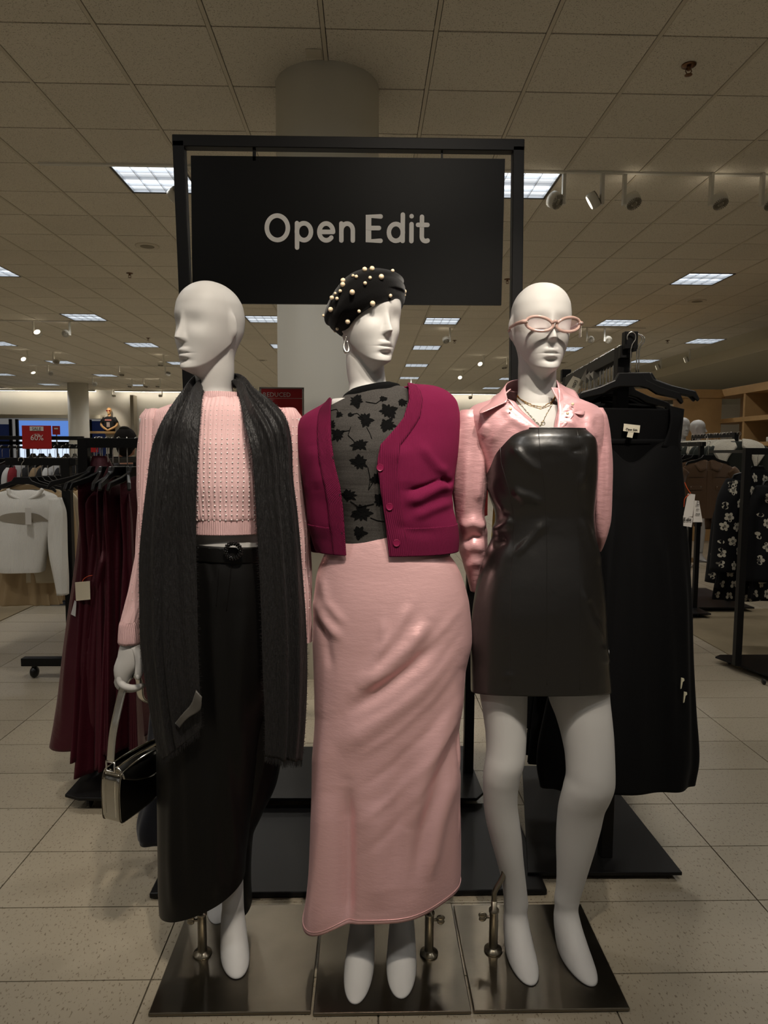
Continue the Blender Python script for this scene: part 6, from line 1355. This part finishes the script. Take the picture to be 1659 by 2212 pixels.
# ================================================================== LEFT SIDE
# ---- white sweater rack (rail runs away from us)
Yw = 4.30; xw_ = ay(47, 1005, Yw)[0]; xpw = ay(150, 1200, Yw)[0]
wk = empty('garment_rack', (xpw, Yw, 0), label='black rack with the white cut-out sweater hanging at its end', cat='rack', group='garment racks')
MB().box((xpw, Yw, .72), (.052, .045, 1.30)).build('post', m_black, wk, bev=.002); MB().box((xpw, Yw+1.3, .72), (.045, .045, 1.30)).build('post', m_black, wk, bev=.002)
for y in (Yw, Yw+1.3): MB().box(((xpw+xw_)/2-.02, y, 1.352), (abs(xpw-xw_)+.14, .04, .046)).build('cross_arm', m_black, wk, bev=.002)
MB().box((xw_, Yw+.65, 1.352), (.035, 1.36, .035)).build('rail', m_black, wk); MB().box((xpw+.05, Yw+.65, 1.352), (.035, 1.36, .035)).build('rail', m_black, wk)
zb1 = ay(52, 1433, Yw)
for y in (Yw, Yw+1.3): MB().box((xpw+.0, y, .105), (.62, .055, .05)).build('foot_bar', m_black, wk, bev=.003)
MB().box((xpw, Yw+.65, .105), (.04, 1.3, .04)).build('base_bar', m_black, wk)
for x in (-.24, .24):
    for y in (Yw, Yw+1.3):
        c = MB().sphere((xpw+x, y, .038), .037, 14, 10, (.7, 1, 1)); c.box((xpw+x, y, .075), (.02, .03, .02)); c.build('caster', m_blackp, wk, smooth=True)
m_wsw = knit('white knit', (236, 232, 224), .006, .4, .3, .9, .3); m_bei = mat('beige knit', (186, 160, 122), .9, sheen=.2); m_blk2 = mat('black knit', (18, 17, 18), .9); m_crm = mat('cream knit', (206, 192, 164), .9, sheen=.2)
ws = empty('white_sweater', tuple(ay(60, 1240, Yw-.05)), label='white cropped knit sweater with chest cut-out facing us at left', cat='sweater'); YW2 = Yw-.06
wsm = MB()
WS = Surf([(20, 88, 1058, YW2, .03), (4, 102, 1062, YW2, .04), (-20, 122, 1072, YW2, .055), (-30, 128, 1095, YW2, .07), (-26, 116, 1130, YW2, .075), (-20, 104, 1180, YW2, .08), (-14, 98, 1225, YW2, .08), (-10, 96, 1234, YW2, .078)], 70, 80, 2.2, fold=wob(.003, 5, 3)); WS.into(wsm, (False, False))
wso = wsm.build('body', m_wsw, ws, smooth=True, uv=True)
for rows in ([(104, 132, 1075, YW2, .04), (104, 142, 1110, YW2, .05), (106, 145, 1180, YW2-.01, .05), (116, 147, 1240, YW2-.02, .045), (124, 147, 1284, YW2-.02, .04)], [(-42, -10, 1075, YW2, .04), (-55, -12, 1110, YW2, .05), (-62, -20, 1200, YW2, .05), (-66, -34, 1284, YW2, .04)]): Surf(rows, 40, 36, 2.1, fold=wob(.002, 7, 6)).build('sleeve', m_wsw, wso)
NBw = [ay(x, y, YW2-.05) for x, y in ((17, 1056), (24, 1070), (45, 1078), (66, 1077), (84, 1068), (92, 1056))]; MB().tube(spline(NBw, 30), .011, 10).build('neck_rib', m_wsw, wso, smooth=True)
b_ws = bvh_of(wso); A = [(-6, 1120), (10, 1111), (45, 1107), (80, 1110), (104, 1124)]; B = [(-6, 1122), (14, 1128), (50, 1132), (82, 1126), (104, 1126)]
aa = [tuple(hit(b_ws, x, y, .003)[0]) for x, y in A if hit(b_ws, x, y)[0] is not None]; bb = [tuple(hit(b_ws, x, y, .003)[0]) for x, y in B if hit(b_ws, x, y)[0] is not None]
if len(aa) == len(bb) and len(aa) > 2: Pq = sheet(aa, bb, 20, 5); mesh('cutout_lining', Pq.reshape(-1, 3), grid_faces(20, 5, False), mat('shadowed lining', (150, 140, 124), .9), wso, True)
swing_tag([(54, 1097), (67, 1097), (68, 1133), (55, 1133)], YW2-.10, None, m_tagw, ws)
hanger((ay(46, 1005, Yw-.04)[0], Yw-.04, 1.372), math.radians(0), 'black hanger with curved hook carrying the white cut-out sweater', 'hangers of the knit rack')
tops = [(make_garment('beige_knit_sweater', 'top', m_bei, .45, 11), [False], 'beige knit top packed on the rail behind the white sweater', 'beige knit tops'), (make_garment('black_knit_sweater', 'top', m_blk2, .45, 12), [False], 'black knit top packed on the rail behind the white sweater', 'black knit tops'), (make_garment('cream_knit_sweater', 'long', m_crm, .45, 13), [False], 'cream knit packed on the rail behind the white sweater', 'cream knit tops')]
seq = [0, 2, 0, 0, 1, 0, 1, 2, 0, 1, 1, 2, 0]
for k, q in enumerate(seq):
    y = Yw+.08+k*.088; hanger((xw_, y, 1.368), math.radians(random.uniform(-9, 9)), 'black hanger packed on the knit rail behind the white sweater', 'hangers of the knit rack'); p_, u_, l_, g_ = tops[q]; place_g(p_, u_, (xw_, y, 1.345), math.radians(random.uniform(-9, 9)), l_, 'top', g_)
# beige skirts under the sweater
bs0 = empty('beige_skirt'); mb = MB(); gadd(mb, gloft([(-.02, .13, .02), (-.10, .15, .03), (-.36, .20, .05)], 30, 60, 2.1, (.3, 14), 3)); mb.build('body', m_bei, bs0, loc=(0, 0, 0), smooth=True); MB().box((0, 0, -.02), (.27, .05, .03)).build('waistband', m_bei, bs0, loc=(0, 0, 0), bev=.005); bsu = [False]
for k, (px, y) in enumerate(((60, Yw+.16), (98, Yw+.34), (20, Yw+.25))):
    place_g(bs0, bsu, (ay(px, 1240, y)[0], y, .84), math.radians([5, -8, 10][k]), ['beige pleated skirt directly under the white sweater hem', 'beige pleated skirt to the right under the white sweater', 'beige pleated skirt at the left edge under the sweater'][k], 'skirt', 'beige skirts')
MB().bar((xw_-.2, Yw+.25, .855), (xpw, Yw+.25, .855), .016).build('skirt_bar', m_black, wk); MB().bar((xpw, Yw+.0, .855), (xpw, Yw+.36, .855), .016).build('skirt_bar', m_black, wk)
# ---- SALE rack further back
Yl = 6.6; xl0, xl1 = ay(-60, 948, Yl)[0], ay(176, 948, Yl)[0]
sk_ = rack('black rack of dark clothes with the red SALE sign', [(xl0, Yl), (xl1, Yl)], 1.555, .036, [(xl0-.1, Yl-.25), (xl1+.1, Yl-.25), (xl1+.1, Yl+.25), (xl0-.1, Yl+.25)], bzf, end=.02)
MB().bar((xl0, Yl, 1.45), (xl1, Yl, 1.45), .02).build('lower_rail', m_black, sk_)
dk0 = [(make_garment('dark_jacket', 'long', mat('charcoal wool', (20, 20, 24), .9), .5, 21), [False]), (make_garment('white_sweatshirt', 'top', mat('white cotton', (205, 205, 205), .9), .4, 22), [False]), (make_garment('crimson_sweatshirt', 'top', mat('crimson cloth', (126, 22, 34), .85), .4, 23), [False]), (make_garment('tan_jacket', 'top', mat('tan cloth', (150, 128, 100), .9), .4, 24), [False])]
seq = [0, 0, 1, 0, 0, 2, 1, 0, 0, 3, 0, 1, 0, 0]
for k, q in enumerate(seq):
    x = xl0+.06+(xl1-xl0-.1)*k/(len(seq)-1); rz = math.radians(random.uniform(70, 105)); hanger((x, Yl, 1.46), rz, 'black hanger on the dark clothes rack with the SALE sign', 'hangers of the sale rack'); p_, u_ = dk0[q]; place_g(p_, u_, (x, Yl, 1.445), rz, ['charcoal jacket packed on the rack below the red SALE sign', 'white top packed on the rack below the red SALE sign', 'crimson top packed below the red SALE sign', 'tan jacket packed on the rack below the red SALE sign'][q], ['jacket', 'top', 'top', 'jacket'][q], 'clothes on the sale rack')
sl_ = empty('sale_sign', tuple(ay(80, 970, Yl-.06)), label='red SALE sixty percent sign on the rack at left', cat='sign')
ca, cb = ay(47, 919, Yl-.06), ay(112, 970, Yl-.06)
MB().box(((ca[0]+cb[0])/2, Yl-.06, (ca[2]+cb[2])/2), (cb[0]-ca[0], .006, ca[2]-cb[2])).build('panel', m_red, sl_, bev=.001)
MB().box(tuple(ay(79, 926, Yl-.0645)), (.125, .001, .040)).build('sale_box', m_wht, sl_)
MB().bar(((ca[0]+cb[0])/2, Yl-.055, cb[2]), ((ca[0]+cb[0])/2, Yl-.02, 1.45), .012).build('holder', m_silf, sl_)
text('SALE', 'lettering', mat('grey print', (90, 84, 80), .8), sl_, tuple(ay(79, 929.5, Yl-.0655)), (1, 0, 0), (0, 0, 1), .040); text('UP TO', 'lettering', m_wht, sl_, tuple(ay(79, 940, Yl-.0645)), (1, 0, 0), (0, 0, 1), .018); text('60%', 'lettering', m_wht, sl_, tuple(ay(80, 951, Yl-.0645)), (1, 0, 0), (0, 0, 1), .072, ext=.0012)
for k, (x0, y0, x1, y1, Y, lab) in enumerate(((113, 920, 130, 939, 9.0, 'small red sign just behind the SALE sign'), (193, 959, 212, 977, 8.0, 'small red sign low behind the maroon rack rail'))):
    a, b = ay(x0, y0, Y), ay(x1, y1, Y); t = empty('small_sign', (a[0], Y, 0), label=lab, cat='sign'); MB().box(((a[0]+b[0])/2, Y, (a[2]+b[2])/2), (b[0]-a[0], .006, a[2]-b[2])).build('panel', m_red, t); MB().box(((a[0]+b[0])/2, Y-.004, a[2]-(a[2]-b[2])*.3), ((b[0]-a[0])*.5, .001, .02)).build('lettering', m_wht, t); MB().box(((a[0]+b[0])/2, Y+.005, b[2]/2), (.012, .012, b[2])).build('pole', m_silf, t); MB().lathe(((a[0]+b[0])/2, Y, 0), [(.15, 0), (.15, .01), (.02, .02)], 20).build('foot', m_black, t)
# second far rack so the gap behind the maroon rail is filled
Yz = 8.6; xa, xb_ = ay(60, 960, Yz)[0], ay(240, 960, Yz)[0]
rack('far black rack of grey clothes behind the maroon rail', [(xa, Yz), (xb_, Yz)], 1.50, .034, [(xa-.1, Yz-.25), (xb_+.1, Yz-.25), (xb_+.1, Yz+.25), (xa-.1, Yz+.25)], bzf, end=.02)
g0 = [(make_garment('grey_jacket', 'long', mat('grey wool', (70, 70, 74), .9), .5, 31), [False]), (make_garment('ink_jacket', 'long', mat('ink wool', (16, 16, 20), .9), .5, 32), [False]), (make_garment('ivory_sweatshirt', 'top', mat('ivory cotton', (200, 192, 178), .9), .4, 33), [False])]
for k in range(10):
    x = xa+.06+(xb_-xa-.1)*k/9; q = [1, 0, 2, 1, 1, 0, 1, 2, 1, 0][k]; rz = math.radians(random.uniform(70, 110)); hanger((x, Yz, 1.50), rz, 'black hanger on the far grey clothes rack', 'hangers of the far left rack'); place_g(*g0[q], (x, Yz, 1.485), rz, ['grey jacket on the far rack behind the maroon rail', 'ink black jacket on the far rack behind the maroon rail', 'ivory top on the far rack behind the maroon rail'][q], ['jacket', 'jacket', 'top'][q], 'clothes on the far left rack')
# ---- shopper with dark hair behind the maroon rail
Yp = 6.15; hp_ = ay(272, 948, Yp); X = hp_[0]
pe = empty('person', (X, Yp, 0), label='person with dark hair in black coat behind the maroon gown rail', cat='person')
m_skin = mat('skin', (190, 136, 108), .6); m_hair = mat('dark brown hair', (18, 12, 9), .8, spec=.2, bump=(60, .6, .01, (6, 6, .5)), coord='World'); m_coat = mat('black coat', (16, 15, 16), .85)
c = np.array([X, Yp, hp_[2]-.03]); mb = MB(); grid_to(mb, head_grid(c, math.radians(150), .93, FARROWS(X, Yp, c[2]), nth=48)[::2])
for s in (-1, 1):
    mb.tube(spline([(X+s*.09, Yp, .9), (X+s*.10, Yp, .5), (X+s*.10, Yp+.02, .12)], 14), hermite([0, .5, 1], [.085, .06, .036], np.linspace(0, 1, 14)), 12); foot(mb, (X+s*.10, Yp+.02, .10), (X+s*.11, Yp+.18), .038, zb=.002)
    mb.tube(spline([(X+s*.17, Yp, c[2]-.30), (X+s*.22, Yp+.03, c[2]-.55), (X+s*.17, Yp+.22, c[2]-.62)], 14), hermite([0, 1], [.05, .028], np.linspace(0, 1, 14)), 10)
    for f in range(5): mb.tube([(X+s*.17+(f-2)*.016, Yp+.22, c[2]-.62), (X+s*.16+(f-2)*.017, Yp+.27, c[2]-.625), (X+s*.16+(f-2)*.015, Yp+.295, c[2]-.645)], [.010, .009, .006], 6)
mb.build('body', m_skin, pe, smooth=True)
mb = MB(); mb.sphere((X, Yp-.012, c[2]+.018), .112, 24, 16, (.86, .98, 1.02)); mb.sphere((X+.01, Yp-.06, c[2]-.03), .075, 16, 10, (1, .8, 1.3)); mb.sphere((X, Yp-.03, c[2]+.115), .035, 14, 8, (1.3, 1.2, .7)); mb.build('hair', m_hair, pe, smooth=True)
P = gloft([(-.19, .07, .06), (-.215, .16, .09), (-.25, .21, .11), (-.45, .20, .13), (-.62, .18, .12), (-.95, .23, .14), (-1.0, .23, .14)], 30, 40, 2.1, (.05, 8))+c; mb = MB(); gadd(mb, P)
for s in (-1, 1): sleeve_tube(mb, [(X+s*.18, Yp, c[2]-.26), (X+s*.24, Yp+.03, c[2]-.55), (X+s*.17, Yp+.21, c[2]-.62)], [.06, .058, .045])
mb.build('coat', m_coat, pe, smooth=True)
for s in (-1, 1): MB().tube([(X+s*.09, Yp, .95), (X+s*.10, Yp, .5), (X+s*.10, Yp+.02, .07)], [.10, .08, .07], 14).build('trouser_leg', m_nav, pe, smooth=True)
# ---- wall bay with a bust on a shelf, far left
yB = YB-.25; b0 = ay(237, 932, yB); zsh = b0[2]
wl = empty('display_shelf', (b0[0], YB, zsh), label='pale wall bay shelf below the far bust', cat='shelf')
xs0, xs1 = ay(182, 932, yB)[0], ay(290, 932, yB)[0]
MB().box(((xs0+xs1)/2, yB+.02, zsh-.04), (xs1-xs0, .45, .08)).build('board', m_wood, wl)
for x in (xs0, xs1): MB().box((x, yB, 1.75), (.12, .4, 3.5)).build('side_post', mat('greige paint', (150, 140, 122), .7), wl)
bu_ = empty('bust', (b0[0], yB, zsh), label='far bust mannequin in black printed tee and red glasses on wall shelf', cat='mannequin'); mb = MB(); X, Yb2 = b0[0], yB
c = np.array([X, Yb2, zsh+.76]); grid_to(mb, head_grid(c, 0, 1.05, FARROWS(X, Yb2, c[2]), nth=48)[::2])
for s in (-1, 1): mb.tube(spline([(X+s*.19, Yb2, zsh+.50), (X+s*.29, Yb2-.04, zsh+.24), (X+s*.05, Yb2-.18, zsh+.06), (X-s*.03, Yb2-.20, zsh+.03)], 20), hermite([0, 1], [.05, .03], np.linspace(0, 1, 20)), 10)
mb.build('body', mat('tan mannequin', (206, 158, 104), .6), bu_, smooth=True)
mb = MB(); gadd(mb, gloft([(-.20, .08, .06), (-.24, .18, .10), (-.30, .23, .12), (-.50, .20, .13), (-.755, .20, .12)], 24, 36, 2.1)+c)
for s in (-1, 1): mb.tube([(X+s*.17, Yb2, zsh+.51), (X+s*.27, Yb2-.03, zsh+.32)], [.07, .08], 12)
mb.build('tee', m_blk2, bu_, smooth=True); MB().box((X, Yb2-.135, zsh+.42), (.24, .004, .05)).build('tee_print', mat('pink tee print', (190, 120, 110), .8), bu_); MB().box((X, Yb2-.135, zsh+.25), (.12, .004, .18)).build('tee_print', mat('pale tee print', (170, 150, 140), .8), bu_)
for s in (-1, 1): MB().sphere((X+s*.045, Yb2-.10, c[2]+.01), .038, 12, 8, (1, .3, .7)).build('glasses_lens', mat('red lens', (120, 20, 22), .2), bu_, smooth=True)
spot((b0[0]+.2, yB-1.0, HC-.2), (b0[0], yB, zsh+.4), 60, 50, .8)
